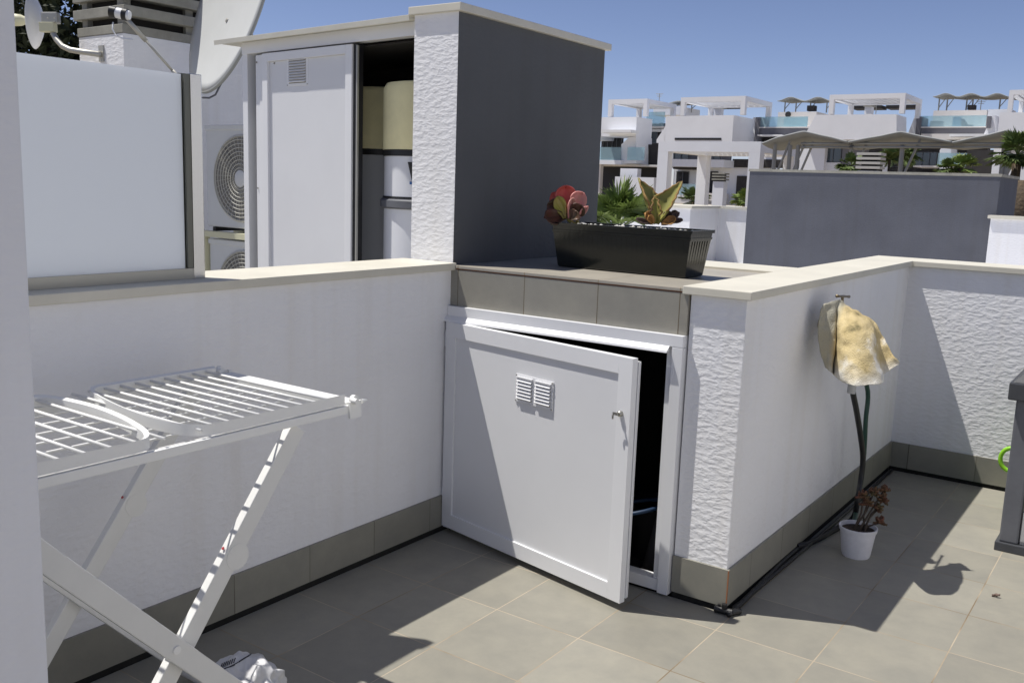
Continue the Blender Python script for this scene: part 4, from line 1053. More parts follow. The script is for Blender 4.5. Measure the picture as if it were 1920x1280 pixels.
# black hose: from the towel down to the pot, then along the wall foot
def sm(pts, k=6):
    return [Vector(q) for q in refine([tuple(p) for p in pts], k)]
hx = A + 0.135
b = MB()
b.tube(sm([(hx, 0.88, 0.90), onX(1598, 722, hx), onX(1606, 770, hx), onX(1614, 820, hx), onX(1618, 860, hx), onX(1614, 900, hx + .0), onX(1608, 935, hx + 0.02), onZ(1600, 970, 0.06), onZ(1570, 990, 0.012), onZ(1530, 1012, 0.011), onZ(1500, 1024, 0.011)]), 0.0125, 12)
b.tube(sm([onZ(1500, 1024, 0.011), onZ(1470, 1050, 0.011), onZ(1430, 1090, 0.011), onZ(1395, 1125, 0.011), onZ(1366, 1152, 0.012)]), 0.010, 10)
o = b.build('hose', M['rubber'], None, smooth=True); tag(o, 'black garden hose from the tap down behind the pot and along the wall foot', 'hose')
b = MB(); q = onX(1598, 722, hx); b.tube([q + Vector((0, 0, 0.02)), q - Vector((0, 0.005, 0.035))], [0.019, 0.017], 14); b.build('connector', M['tank2'], o, smooth='auto')
b = MB(); q = onZ(1502, 1023, 0.014); b.tube([q + Vector((0.01, 0.02, 0)), q - Vector((0.01, 0.03, 0))], 0.017, 12); b.build('connector', M['black'], o, smooth='auto')
gx = A + 0.105
b = MB(); b.tube(sm([(gx - 0.02, 0.92, 0.88), onX(1625, 722, gx), onX(1623, 790, gx), onX(1620, 850, gx), onX(1614, 900, gx), onX(1606, 950, gx + 0.02), onZ(1601, 985, 0.10)]), 0.0105, 12)
tag(b.build('garden_hose', M['green'], None, smooth=True), 'dark green hose hanging straight down beside the black one', 'hose')
b = MB(); b.tube(sm([(A + 0.03, B - 0.05, 0.01), (A + 0.035, 1.9, 0.01), (A + 0.04, 1.5, 0.01), (A + 0.04, 1.0, 0.01), (A + 0.035, 0.6, 0.01), (A + 0.03, 0.2, 0.01), (A + 0.025, 0.02, 0.012)]), 0.008, 10)
tag(b.build('pipe', M['rubber'], None, smooth=True), 'thin black pipe lying in the corner between wall and floor on the right', 'pipe')
b = MB(); q = onZ(1357, 1151, 0.0)
b.tube([q + Vector((-0.035, -0.002, 0.014)), q + Vector((0.03, 0.006, 0.014))], 0.013, 10); b.tube([q + Vector((0.0, 0.0, 0.012)), q + Vector((0.0, 0.0, 0.040))], 0.010, 10); b.tube([q + Vector((0.02, 0.0, 0.012)), q + Vector((0.045, 0.04, 0.012))], 0.012, 10); b.tube([q + Vector((-0.02, 0.0, 0.014)), q + Vector((-0.02, -0.0, 0.034))], 0.006, 8)
tag(b.build('hose_joint', M['black'], None, smooth='auto'), 'black T-shaped pipe joint at the foot of the wall corner', 'pipe joint')

# flower pot
pc = onZ(1600, 1049, 0.0) + Vector((-0.008, 0.062, 0)); pr = 0.068
t = thing('flower_pot', (pc.x, pc.y, 0), 'white plastic flower pot on the floor under the hoses', 'flower pot')
b = MB(); b.lathe([(0.056, 0), (0.060, 0.012), (0.073, 0.112), (0.077, 0.114), (0.079, 0.130), (0.074, 0.130), (0.070, 0.112), (0.056, 0.025)], (pc.x, pc.y, 0.0), 36); b.build('pot', M['pot'], t, smooth='auto')
b = MB(); b.lathe([(0.071, 0), (0.071, 0.006)], (pc.x, pc.y, 0.108), 30); b.build('soil', M['soil'], t)
pt = thing('rosette_plant', (pc.x, pc.y, 0.15), 'leggy succulent with maroon rosettes growing in the white pot', 'plant')
pD = (pc - CAM).dot(fwv)
b = MB(); heads = [(1657, 919), (1655, 938), (1646, 954), (1649, 980), (1626, 944), (1638, 924), (1618, 930)]
for (x, y) in heads:
    b.tube([Vector((pc.x + rnd.uniform(-.02, .03), pc.y + rnd.uniform(-.02, .02), 0.112)), atD((x + 1612) / 2, (y + 990) / 2, pD), atD(x, y, pD)], [0.005, 0.004, 0.003], 7)
b.build('stem', mat('grey stem', (0.06, 0.045, 0.035), 0.8), pt, smooth=True)
for (x, y) in heads:
    c_ = atD(x, y, pD); b = MB()
    for k in range(20):
        a = k * 2.4; el = rnd.uniform(-0.5, 1.3); L = rnd.uniform(0.018, 0.034)
        dv_ = Vector((math.cos(a) * math.cos(el), math.sin(a) * math.cos(el), math.sin(el)))
        paddle(b, c_, c_ + dv_ * L, 0.006, (0, 0, 1), 0.3)
    b.build('rosette', M['soilred'], pt, smooth=True, thick=0.002)

q = onZ(1866, 1118, 0.003)
b = MB(); paddle(b, q + Vector((-0.012, 0, 0.001)), q + Vector((0.016, 0.006, 0.003)), 0.006, (0, 0, 1), 0.4)
tag(b.build('dry_leaf', M['dryleaf'], None, smooth=True, thick=0.0008), 'tiny dry brown leaf lying on the sunlit tiles near the storage box', 'leaf')
# ------------------------------------------------------------------ resin garden box at the right
bx, by = 2.02, 1.37
t = thing('storage_box', (bx + 0.5, by + 0.3, 0), 'dark grey resin garden storage box cut off by the right edge', 'storage box')
b = MB(); b.box(bx - 0.014, bx + 1.3, by - 0.012, by + 0.6, 0.0, 0.040); b.build('base', M['binD'], t, bevel=0.004)
for yy in (by, by + 0.5):
    b = MB(); b.box(bx, bx + 0.075, yy, yy + 0.07, 0.0405, 0.680); b.build('corner_post', M['binM'], t, bevel=0.008)
b = MB(); b.box(bx + 0.080, bx + 1.2, by + 0.012, by + 0.03, 0.0405, 0.680)
for k in range(1, 4): b.box(bx + 0.080, bx + 1.2, by + 0.006, by + 0.0115, 0.04 + 0.16 * k - 0.145, 0.04 + 0.16 * k - 0.012)
b.build('front_panel', M['binL'], t, bevel=0.003)
b = MB(); b.box(bx + 0.012, bx + 0.03, by + 0.075, by + 0.495, 0.0405, 0.68); b.build('side_panel', M['binM'], t)
b = MB()
zz = 0.680
b.prism([(bx - 0.030, by - 0.035, zz), (bx - 0.030, by + 0.62, zz), (bx - 0.030, by + 0.62, zz + 0.075), (bx - 0.030, by - 0.035, zz + 0.075)], (1.3, 0, 0))
b.prism([(bx - 0.020, by - 0.020, zz + 0.0755), (bx - 0.020, by + 0.60, zz + 0.0755), (bx + 0.04, by + 0.50, zz + 0.14), (bx + 0.04, by + 0.06, zz + 0.14)], (1.2, 0, 0))
b.build('lid', M['binD'], t, bevel=0.006)
# lime green watering can behind the box
wc = onY(1884, 860, 2.10)
t = thing('watering_can', (wc.x + 0.15, 2.12, 0), 'lime green watering can mostly hidden behind the storage box, only its round handle showing', 'watering can')
b = MB(); b.lathe([(0.085, 0), (0.09, 0.18), (0.08, 0.21), (0.05, 0.22)], (wc.x + 0.17, 2.12, 0.0), 24); b.build('body', M['lime'], t, smooth='auto')
b = MB(); hc = onY(1893, 861, 2.12)
b.tube([(hc.x + 0.052 * math.cos(a) + 0.01, 2.12, hc.z + 0.060 * math.sin(a)) for a in [i * math.pi / 16 for i in range(33)]], 0.011, 10); b.build('handle', M['lime'], t, smooth=True)

# ------------------------------------------------------------------ neighbouring terraces in the middle distance
def rect(b, x0, y0, x1, y1, Y, dep_):
    """box whose front (in plane Y) fills the measured rectangle"""
    a = onY(x0, (y0 + y1) / 2, Y); c = onY(x1, (y0 + y1) / 2, Y)
    tz = onY((x0 + x1) / 2, y0, Y).z; bz = onY((x0 + x1) / 2, y1, Y).z
    return b.box(a.x, c.x, Y, Y + dep_, bz, tz)
def polyp(b, pts, Y, dep_):
    return b.prism([onY(x, y, Y) for x, y in pts], (0, dep_, 0))
def one(name, m, parent, args, bevel=0):
    b = MB()
    for a in args: rect(b, *a)
    return b.build(name, m, parent, bevel=bevel)

# white stepped parapet
p1 = onY(1295, 388, 14.49); p2 = onY(1338, 388, 15.68)
xA, yA = p1.x, 14.49; yB = 15.9
t = thing('terrace_wall', (xA, yA, 0), 'white stepped terrace wall with thin coping, seen to the right of the planter leaves', 'wall', None)
b = MB(); xl = onY(1120, 384, yA).x
pl_ = [(xl - 3, yA), (xA, yA), (xA, yB), (xA + 9, yB), (xA + 9, yB + 0.24), (xl - 3, yB + 0.24)]
b.prism([(x, y, -6) for x, y in pl_], (0, 0, 7.15)); b.build('wall', M['stucco'], t)
b = MB(); pl_ = [(xl - 3, yA - .05), (xA + .05, yA - .05), (xA + .05, yB - .05), (xA + 9, yB - .05), (xA + 9, yB + 0.29), (xl - 3, yB + 0.29)]
b.prism([(x, y, 1.15) for x, y in pl_], (0, 0, 0.05)); b.build('coping', M['cap'], t)
b = MB(); b.box(xl - 3, xA + 9, 4, yB, -6.1, -0.02)
t3 = thing('apartment_building', (0, 10, -6.1), 'white apartment block below the neighbouring terraces', 'building'); b.build('wall', M['stucco'], t3)

# grey block
GY = 13.6
g0 = onY(1400, 400, GY); g1 = onY(1868, 400, GY); gt = onY(1640, 322, GY).z
t = thing('wall_block', (g0.x, GY, 0), 'broad grey painted parapet block behind the right-hand coping', 'wall')
b = MB(); b.box(g0.x, g1.x, GY, GY + 1.9, -6, gt - 0.04); b.build('wall', M['greyfar'], t)
b = MB(); b.box(g0.x - 0.02, g1.x + 0.02, GY - 0.012, GY + 1.92, gt - 0.04, gt + 0.005); b.build('coping', M['slabc'], t)
w0 = onY(1857, 415, GY - 0.3)
t = thing('terrace_wall', (w0.x, GY, 0), 'white parapet wall with cream coping to the right of the grey block', 'wall')
zt = onY(1890, 405, GY - 0.3).z
b = MB(); b.box(w0.x, w0.x + 7, GY - 0.3, GY - 0.06, -6, zt - 0.05); b.build('wall', M['stucco'], t)
b = MB(); b.box(w0.x - 0.04, w0.x + 7, GY - 0.34, GY - 0.05, zt - 0.05, zt); b.build('coping', M['cap'], t)

# ---- palms
def palm(name, base, crown, n, L, label, m, seed, lw=0.035, group=None, droop=0.5, fan=False, trunk_r=0.12, up=0.3):
    r = random.Random(seed); base = Vector(base); crown = Vector(crown)
    t = thing(name, base, label, 'palm', group)
    b = MB(); b.tube([base, base.lerp(crown, 0.5) + Vector((0.05, 0, 0)), crown], [trunk_r * 1.2, trunk_r, trunk_r * 0.9], 12); b.build('trunk', M['trunk'], t, smooth=True)
    b = MB()
    for i in range(n):
        a = i * 2.399 + r.uniform(-0.3, 0.3); el = r.uniform(-0.2, 1.35) + up; LL = L * r.uniform(0.75, 1.1)
        d0 = Vector((math.cos(a) * math.cos(el), math.sin(a) * math.cos(el), math.sin(el)))
        pts = []; p = crown.copy(); dd = d0.copy(); K = 12
        for k in range(K + 1):
            pts.append(p.copy()); dd = (dd + Vector((0, 0, -droop * 0.16))).normalized(); p = p + dd * LL / K
        if fan:
            ce = pts[K // 2]; dirn = (pts[K // 2] - pts[K // 2 - 1]).normalized(); sdv = dirn.cross(Vector((0, 0, 1)))
            if sdv.length < 0.1: sdv = Vector((1, 0, 0))
            sdv.normalize(); 
            b.tube(pts[:K // 2 + 1], [0.012] * (K // 2 + 1), 4)
            upn = sdv.cross(dirn)
            for k in range(26):
                th_ = (k / 25 - 0.5) * 3.6; dv_ = (dirn * math.cos(th_) + sdv * math.sin(th_)).normalized()
                l_ = LL * 0.55 * (1 - 0.25 * abs(th_) / 1.8) * r.uniform(0.85, 1.1)
                tp_ = ce + dv_ * l_ + Vector((0, 0, -0.12 * l_)) + upn * r.uniform(-0.05, 0.05); q_ = dv_.cross(upn).normalized() * lw
                md = ce + dv_ * l_ * 0.55
                b.add([ce, md + q_, tp_, md - q_], [(0, 1, 2), (0, 2, 3)])
        else:
            b.tube(pts, [0.016 * L * (1 - 0.8 * k / K) for k in range(K + 1)], 4)
            for k in range(2, K + 1):
                for s_ in range(3):
                    pp = pts[k - 1].lerp(pts[k], s_ / 3); dirn = (pts[k] - pts[k - 1]).normalized()
                    sdv = dirn.cross(Vector((0, 0, 1)))
                    if sdv.length < 0.05: sdv = Vector((math.sin(a), -math.cos(a), 0))
                    sdv.normalize(); l_ = LL * 0.34 * math.sin(math.pi * (0.12 + 0.84 * k / K)) * r.uniform(0.8, 1.15)
                    for sg in (-1, 1):
                        dv_ = (sdv * sg * 0.8 + dirn * 0.62 + Vector((0, 0, r.uniform(-0.35, 0.25)))).normalized()
                        q_ = dirn * lw * 0.5
                        b.add([pp - q_, pp + q_, pp + dv_ * l_ * 0.6 + q_ - Vector((0, 0, 0.05 * l_)), pp + dv_ * l_ - Vector((0, 0, 0.22 * l_))], [(0, 1, 2), (0, 2, 3)])
    b.build('crown', m, t)
    return t
pcn = onY(1158, 402, 9.2)
palm('palm_shrub', (pcn.x, 9.2, -6), pcn - Vector((0, 0, 0.25)), 46, 0.80, 'bushy green palm between the grey tower and the planter', M['palmL'], 5, lw=0.016, fan=True, droop=0.35, up=0.15, trunk_r=0.1)

# ------------------------------------------------------------------ the far villas
VY = 64.0
def villa_base(name, x, label): 
    p = onY(x, 385, VY); return thing(name, (p.x, VY, 0), label, 'building', 'white terraced villas in the distance')
# ground-floor plinths keep every villa standing on the ground
def plinth(t, x0, x1, y=384, Y=VY + 0.4, d=8):
    a = onY(x0, y, Y); c = onY(x1, y, Y); b = MB(); b.box(a.x, c.x, Y, Y + d, -0.3, a.z); b.build('plinth', M['vwhite'], t)
def pergola(x0, x1, yt, yb, Y, dep_, label, bh=9, pw=8, nsl=9, rearposts=True):
    A0 = onY(x0, yt, Y); A1 = onY(x1, yt, Y); zb = onY(x0, yb, Y).z; zt = A0.z; bhm = zt - onY(x0, yt + bh, Y).z; pwm = (A1.x - A0.x) * pw / (x1 - x0)
    t = thing('roof_pergola', ((A0.x + A1.x) / 2, Y, zb), label, 'pergola', 'white pergolas on the villa roofs')
    b = MB(); b.box(A0.x, A1.x, Y, Y + 0.35, zt - bhm, zt); b.box(A0.x, A0.x + 0.35, Y + 0.35, Y + dep_, zt - bhm, zt - 0.004); b.box(A1.x - 0.35, A1.x, Y + 0.35, Y + dep_, zt - bhm, zt - 0.004); b.box(A0.x + 0.35, A1.x - 0.35, Y + dep_ - 0.35, Y + dep_, zt - bhm, zt - 0.004)
    b.build('beam', M['vwhite'], t)
    for (xx, yy) in ((A0.x, Y), (A1.x - pwm, Y), (A0.x, Y + dep_ - 0.36), (A1.x - pwm, Y + dep_ - 0.36)):
        b = MB(); b.box(xx, xx + pwm, yy, yy + 0.36, zb, zt - bhm); b.build('post', M['vwhite'], t)
    b = MB()
    for k in range(nsl):
        x = A0.x + 0.35 + (A1.x - A0.x - 0.7) * (k + 0.5) / nsl; b.box(x - 0.14, x + 0.14, Y + 0.35, Y + dep_ - 0.35, zt - bhm * 0.7, zt - 0.08)
    b.build('slats', M['vwhite'], t)
    return t

# villa 1 (leftmost)
v = villa_base('villa', 1180, 'leftmost far white villa, next to the grey tower, with a slim white awning')
one('upper_storey', M['vwhite'], v, [(1090, 220, 1193, 256, VY - 1.5, 2.6), (1090, 250, 1127, 262, VY - 1.5, 2.6)])
b = MB(); polyp(b, [(1165, 307), (1165, 271), (1179, 258), (1193, 256), (1193, 307)], VY - 1.5, 2.6); b.build('stair_wall', M['vwhite'], v)
one('terrace_slab', M['vwhite'], v, [(1090, 300, 1165, 308, VY - 1.9, 5)])
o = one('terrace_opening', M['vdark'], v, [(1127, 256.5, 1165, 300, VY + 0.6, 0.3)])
one('balustrade', M['bglass'], v, [(1090, 276, 1164, 300, VY - 1.85, 0.05)])
one('awning', M['blind'], v, [(1126, 243.5, 1183, 249, VY - 2.8, 1.25)])
one('side_balustrade', M['bglass'], v, [(1176, 276, 1208, 301, VY - 1.9, 0.05)])
one('cladding', M['vbrown'], v, [(1206, 238, 1245, 330, VY + 3, 1)])
one('cladding', M['vbrown'], v, [(1208, 271, 1240, 311, VY + 0.5, 1)])
one('window', M['vwin'], v, [(1209, 243, 1232, 268, VY + 2.9, 0.08)])
one('awning_roll', M['blind'], v, [(1217, 242, 1240, 247, VY + 2.4, 0.3)])
one('roof_balustrade', M['bglass'], v, [(1212, 210, 1246, 238, VY + 2.2, 0.05)])
one('roof_edge', M['vcream'], v, [(1207, 237, 1247, 240, VY + 2.0, 2)])
one('roof_room', M['vwhite'], v, [(1225, 200, 1275, 216, VY + 8, 4)])
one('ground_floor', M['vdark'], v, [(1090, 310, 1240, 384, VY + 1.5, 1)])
one('soffit', M['vcream'], v, [(1090, 308, 1240, 311.5, VY - 1.0, 3)])
one('garden_wall', M['vwhite'], v, [(1152, 332, 1225, 384, VY - 4, 0.4), (1163, 316, 1195, 331.8, VY - 3, 0.6)])
one('pillar', M['vcream'], v, [(1121, 308, 1125, 384, VY - 1.5, 0.4)])
plinth(v, 1060, 1245)
pergola(1141, 1214, 187, 219, VY - 1.5, 5.0, 'white roof pergola of the leftmost far villa, beside the grey tower', 8, 7, 7)

# villa 2
v = villa_base('villa', 1330, 'white villa with a long narrow slot window, second from the left in the row')
one('upper_storey', M['vwhite'], v, [(1247, 217, 1374, 268, VY - 3, 3.8)])
o = one('window', M['vdark'], v, [(1265, 258.6, 1352, 262.8, VY - 3.04, 0.2)])
b = MB(); polyp(b, [(1231, 268), (1231, 262), (1247, 238), (1247, 268)], VY - 3, 4); b.build('stair_wall', M['vwhite'], v)
b = MB(); polyp(b, [(1388, 270), (1388, 262), (1413, 220), (1416, 220), (1416, 270)], VY + 1.5, 1.2); b.build('stair_wall', M['vwhite'], v)
one('stair_pier', M['vgrey'], v, [(1415.5, 220, 1423, 270, VY + 1.3, 2)])
one('terrace_band', M['vgrey'], v, [(1423.2, 240, 1512, 253, VY + 1.4, 2)])
one('terrace_edge', M['vcream'], v, [(1423.2, 238, 1515, 240, VY + 1.3, 4)])
one('roof_balustrade', M['bglass'], v, [(1423.2, 219, 1514, 238, VY + 1.5, 0.05)])
one('awning', M['blind'], v, [(1420, 252.5, 1465, 255, VY + 0.2, 1.0)])
one('recess', M['vbrown'], v, [(1390, 254, 1512, 272, VY + 2, 1)])
one('roof_room', M['vcream'], v, [(1458, 210, 1530, 240, VY + 5, 4)])
b = MB(); q = onY(1478, 215, VY + 4.9); b.lathe([(0.02, 0), (0.22, 0.03), (0.23, 0.05)], q, 20, (0, -1, 0)); b.build('vent_disc', M['vbrown'], v)
one('wind_screen', M['bglass'], v, [(1470, 221, 1514, 238, VY + 2.5, 0.05)])
one('middle_storey', M['vwhite'], v, [(1250, 299, 1357, 313, VY - 2.5, 3), (1262, 313, 1440, 384, VY - 0.5, 2), (1424, 272, 1548, 300, VY - 0.5, 3)])
one('window_band', M['vgrey'], v, [(1262, 284, 1352, 299.2, VY - 0.8, 2)])
one('window', M['vwin'], v, [(1263, 286, 1290, 299, VY - 0.9, 0.08)])
one('window', M['vwin'], v, [(1322, 292, 1350, 299, VY - 0.9, 0.08)])
one('canopy', M['vbrown'], v, [(1262, 313.5, 1300, 317.5, VY - 1.6, 1.05)])
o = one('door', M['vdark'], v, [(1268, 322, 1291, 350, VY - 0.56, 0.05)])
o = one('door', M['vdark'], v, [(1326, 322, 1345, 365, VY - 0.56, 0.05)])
one('balustrade', M['bglass'], v, [(1262, 345, 1322, 366, VY - 2.5, 0.05)])
one('opening', M['vbrown'], v, [(1373, 299, 1500, 315, VY - 0.62, 0.05), (1380, 330, 1404, 378, VY - 0.62, 0.05)])
one('terrace_slab', M['vcream'], v, [(1300, 362, 1345, 376, VY - 2.8, 2)])
plinth(v, 1246, 1500)
pergola(1277, 1398, 183, 217, VY - 3, 5.2, 'white roof pergola of the villa with the slot window', 9, 8, 9)

# villa 3
v = villa_base('villa', 1610, 'white villa behind the grey wavy shade roofs, third from the left in the row')
b = MB(); polyp(b, [(1508, 262), (1508, 256), (1529, 215.5), (1681, 214.5), (1681, 262)], VY - 3, 2.6); b.build('upper_storey', M['vwhite'], v)
b = MB(); polyp(b, [(1697, 262), (1703, 249), (1715, 219), (1718, 219), (1718, 270)], VY + 1.5, 1.2); b.build('stair_wall', M['vwhite'], v)
one('stair_pier', M['vgrey'], v, [(1717.5, 219, 1726.5, 255, VY + 1.3, 2)])
one('terrace_band', M['vgrey'], v, [(1726.7, 239.5, 1851, 251, VY + 1.4, 2)])
one('terrace_edge', M['vcream'], v, [(1726.7, 237.5, 1851, 239.5, VY + 1.3, 4), (1726.7, 251, 1851, 262, VY + 1.0, 1)])
one('roof_balustrade', M['bglass'], v, [(1726.7, 217, 1849, 237.5, VY + 1.5, 0.05)])
one('awning', M['blind'], v, [(1780, 251, 1846, 256, VY + 0.0, 0.9)])
one('roof_room', M['vcream'], v, [(1749, 207, 1849, 238, VY + 5, 4)])
one('wind_screen', mat('blue screen', (0.12, 0.25, 0.36), 0.5), v, [(1786, 219, 1802, 237, VY + 2.6, 0.05)])
b = MB(); polyp(b, [(1802, 237), (1802, 222), (1808, 224), (1815, 234), (1825, 234), (1825, 237)], VY + 2.6, 0.1); b.build('lounger', M['vdark'], v)
one('armchair', M['binM'], v, [(1744, 227, 1764, 237.5, VY + 3, 0.9)])
one('middle_storey', M['vwhite'], v, [(1500, 262, 1546, 325, VY - 2.5, 2), (1546, 304, 1575, 325, VY - 2, 2)])
one('window', M['vwin'], v, [(1546, 261, 1578, 305, VY - 1.9, 0.3)])
one('middle_wall', M['vgrey'], v, [(1578, 272, 1620, 325, VY - 2.0, 1)])
one('recess', M['vbrown'], v, [(1616, 262, 1850, 330, VY + 1.9, 1)])
one('garden_wall', M['vwhite'], v, [(1656, 280, 1664, 325, VY - 2.2, 0.8)])
b = MB(); polyp(b, [(1760, 325), (1762, 282), (1767, 274), (1783, 268), (1783, 325)], VY - 1.5, 2); b.build('stair_wall', M['vwhite'], v)
one('window', M['vwin'], v, [(1715, 286, 1756, 310, VY + 1.8, 0.08)])
one('terrace_slab', M['vcream'], v, [(1712, 311, 1800, 314, VY - 1.5, 3)])
one('balustrade', M['bglass'], v, [(1758, 287, 1812, 311, VY - 1.9, 0.05)])
one('side_wall', M['vwhite'], v, [(1862, 262, 1893, 326, VY - 1.5, 0.8)])
one('cladding', M['vbrown'], v, [(1811, 281, 1864, 326, VY - 0.5, 0.5)])
plinth(v, 1500, 1880, 326)
pergola(1556, 1698, 178, 214.5, VY - 3, 4.6, 'white roof pergola of the villa behind the grey wavy shade roofs', 9, 9, 11)

# villa 4
v = villa_base('villa', 1920, 'white villa at the right edge of the row, cut off by the picture')
b = MB(); polyp(b, [(1843, 262), (1845, 251), (1861, 216), (1866, 216), (1866, 262)], VY + 0.5, 1.5); b.build('stair_wall', M['vwhite'], v)
one('upper_storey', M['vwhite'], v, [(1872, 210, 2080, 262, VY - 3, 4.2), (1850, 205, 1893, 262, VY + 3, 2)])
one('stair_pier', M['vgrey'], v, [(1850, 218, 1857, 240, VY + 0.2, 0.3)])
one('lower_storey', M['vwhite'], v, [(1893, 264, 2080, 330, VY - 1, 2)])
one('ledge', M['vwhite'], v, [(1889, 318, 2000, 345, VY - 6, 0.8)])
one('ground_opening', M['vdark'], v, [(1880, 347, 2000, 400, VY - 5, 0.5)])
one('ledge', M['vcream'], v, [(1880, 398, 2000, 404, VY - 6, 0.8)])
pergola(1893, 2060, 169, 211, VY - 3, 4.6, 'white roof pergola cut off by the right edge of the picture', 9, 9, 11)

# slim white frames in the far doors and windows, and a few aerials
def frames(parent, x0, y0, x1, y1, Y, n):
    b = MB(); tk = 0.9
    rect(b, x0 - tk, y0 - tk, x1 + tk, y0, Y, 0.04); rect(b, x0 - tk, y1, x1 + tk, y1 + tk, Y, 0.04)
    for k in range(n + 1):
        x = x0 + (x1 - x0) * k / n; rect(b, x - tk / 2, y0, x + tk / 2, y1, Y - 0.002, 0.04)
    b.build('window_frame', M['binM'], parent)
vs_ = [o_ for o_ in COL.objects if o_.type == 'EMPTY' and o_.name.startswith('villa')]
vs_.sort(key=lambda o_: o_.name)
v1_, v2_, v3_, v4_ = vs_[:4]
frames(v1_, 1130, 259, 1164, 299, VY + 0.5, 4); frames(v1_, 1209, 243, 1232, 268, VY + 2.8, 2)
frames(v2_, 1263, 286, 1290, 299, VY - 1.0, 2); frames(v2_, 1322, 292, 1350, 299, VY - 1.0, 2); frames(v2_, 1268, 322, 1291, 350, VY - 0.7, 2); frames(v2_, 1326, 322, 1345, 365, VY - 0.7, 1)
frames(v3_, 1547, 263, 1577, 304, VY - 2.0, 2); frames(v3_, 1715, 286, 1756, 310, VY + 1.7, 3); frames(v3_, 1660, 268, 1705, 312, VY + 1.8, 3)
for (x_, yt_, yb_, Y_, lab) in ((1235, 176, 205, VY + 9, 'thin aerial pole behind the first far pergola'), (1642, 184, 214, VY + 4, 'thin aerial pole under the third far pergola'), (1838, 188, 208, VY + 6.4, 'thin aerial pole near the right end of the long wavy roof')):
    q0 = onY(x_, yb_, Y_); q1 = onY(x_, yt_, Y_); b = MB(); b.tube([q0, Vector((q0.x, q0.y, q1.z))], 0.03, 6)
    for k in range(3): b.tube([Vector((q0.x - 0.35 + 0.08 * k, q0.y, q1.z - 0.12 * k)), Vector((q0.x + 0.35 - 0.08 * k, q0.y, q1.z - 0.12 * k))], 0.018, 5)
    tag(b.build('aerial', M['postg']), lab, 'aerial')
for (x_, y_, w_, h_) in ((1222, 232, 9, 6), (1236, 231, 7, 7)):
    b = MB(); rect(b, x_, y_, x_ + w_, y_ + h_, VY + 3.4, 0.6); b.build('terrace_chair', M['vbrown'], v1_)

# small wavy shade roofs on the far roofs
def waveroof(x0, x1, yt, yb, Y, dep_, waves, amp, label, foot, legs, thick=0.06):
    A0 = onY(x0, yt, Y); A1 = onY(x1, yt, Y); dz = A0.z - onY(x0, yt + amp, Y).z; zl = onY(x0, yb, Y).z
    zf = onY((x0 + x1) / 2, foot, Y).z
    t = thing('shade_roof', ((A0.x + A1.x) / 2, Y, zf), label, 'shade roof', 'wavy grey shade roofs')
    n = 48; rows = []
    for j in range(7):
        v_ = j / 6; row = []
        for i in range(n + 1):
            u = i / n; ph = u * waves * 2 * math.pi
            z = A0.z + (A1.z - A0.z) * u - dz * (0.5 + 0.5 * math.cos(ph)) * (1 - 0.75 * v_)
            row.append((A0.x + (A1.x - A0.x) * u, Y + dep_ * v_, z - 0.35 * v_ * dz))
        rows.append(row)
    b = MB(); b.grid(rows); b.build('canopy', M['sail'], t, smooth=True, thick=thick)
    for u in legs:
        x = A0.x + (A1.x - A0.x) * u; zt = A0.z + (A1.z - A0.z) * u - dz * 0.9
        b = MB(); b.tube([(x, Y + dep_ * 0.3, zf), (x, Y + dep_ * 0.3, zt)], 0.05 if Y > 50 else 0.06, 8); b.tube([(x, Y + dep_ * 0.3, zf + 0.3), (x + 0.45, Y + dep_ * 0.3, zt)], 0.035, 6); b.build('post', M['postg'], t)
    return t, A0, A1, dz
waveroof(1207 + 40, 1300, 189.5, 193, VY + 9, 3, 1, 5, 'small wavy roof between the first two pergolas of the far villas', 210, (0.3, 0.8))
waveroof(1458, 1560, 182.5, 193, VY + 6, 3.2, 2, 7, 'small wavy roof on thin posts, between the second and third white pergolas', 210, (0.07, 0.28, 0.55, 0.85))
waveroof(1750, 1895, 175.5, 188, VY + 6, 3.2, 3, 6, 'long wavy roof on thin posts above the glass balustrade at the far right', 208, (0.05, 0.16, 0.42, 0.5, 0.85))
# roof clutter
for (x0, y0, x1, y1, lab) in ((1814, 197, 1828, 205.5, 'small grey ventilation box under the long wavy roof'), (1513, 198, 1527, 208, 'small dark roof box under the small wavy roof')):
    b = MB(); rect(b, x0, y0, x1, y1, VY + 6.5, 0.6); tag(b.build('roof_vent', M['vbrown']), lab, 'vent')
for (x0, x1, y0, lab) in ((1335 - 5, 1378, 196, 'dark louvre roof seen below the second white pergola'), (1597, 1653, 198, 'dark louvre roof seen below the third white pergola, left half'), (1661, 1719, 197, 'dark louvre roof seen below the third white pergola, right half')):
    b = MB()
    for k in range(4): rect(b, x0, y0 + k * 1.7, x1, y0 + k * 1.7 + 1.1, VY + 7, 1.5)
    t = tag(b.build('louvre_roof', M['vbrown']), lab, 'roof')
for (x0, x1, y0, y1, lab) in ((1339, 1351, 203, 216, 'white chimney pier on the roof behind the second pergola'), (1621, 1634, 200, 214, 'white chimney pier on the roof behind the third pergola')):
    b = MB(); rect(b, x0, y0, x1, y1, VY + 3, 0.6); o = b.build('chimney_pier', M['vwhite']); tag(o, lab, 'chimney')
    b = MB(); rect(b, x0 - 2, y0 - 7, x1 + 2, y0 - 0.2, VY + 2.8, 1.0); b.build('cowl', M['slabc'], o)

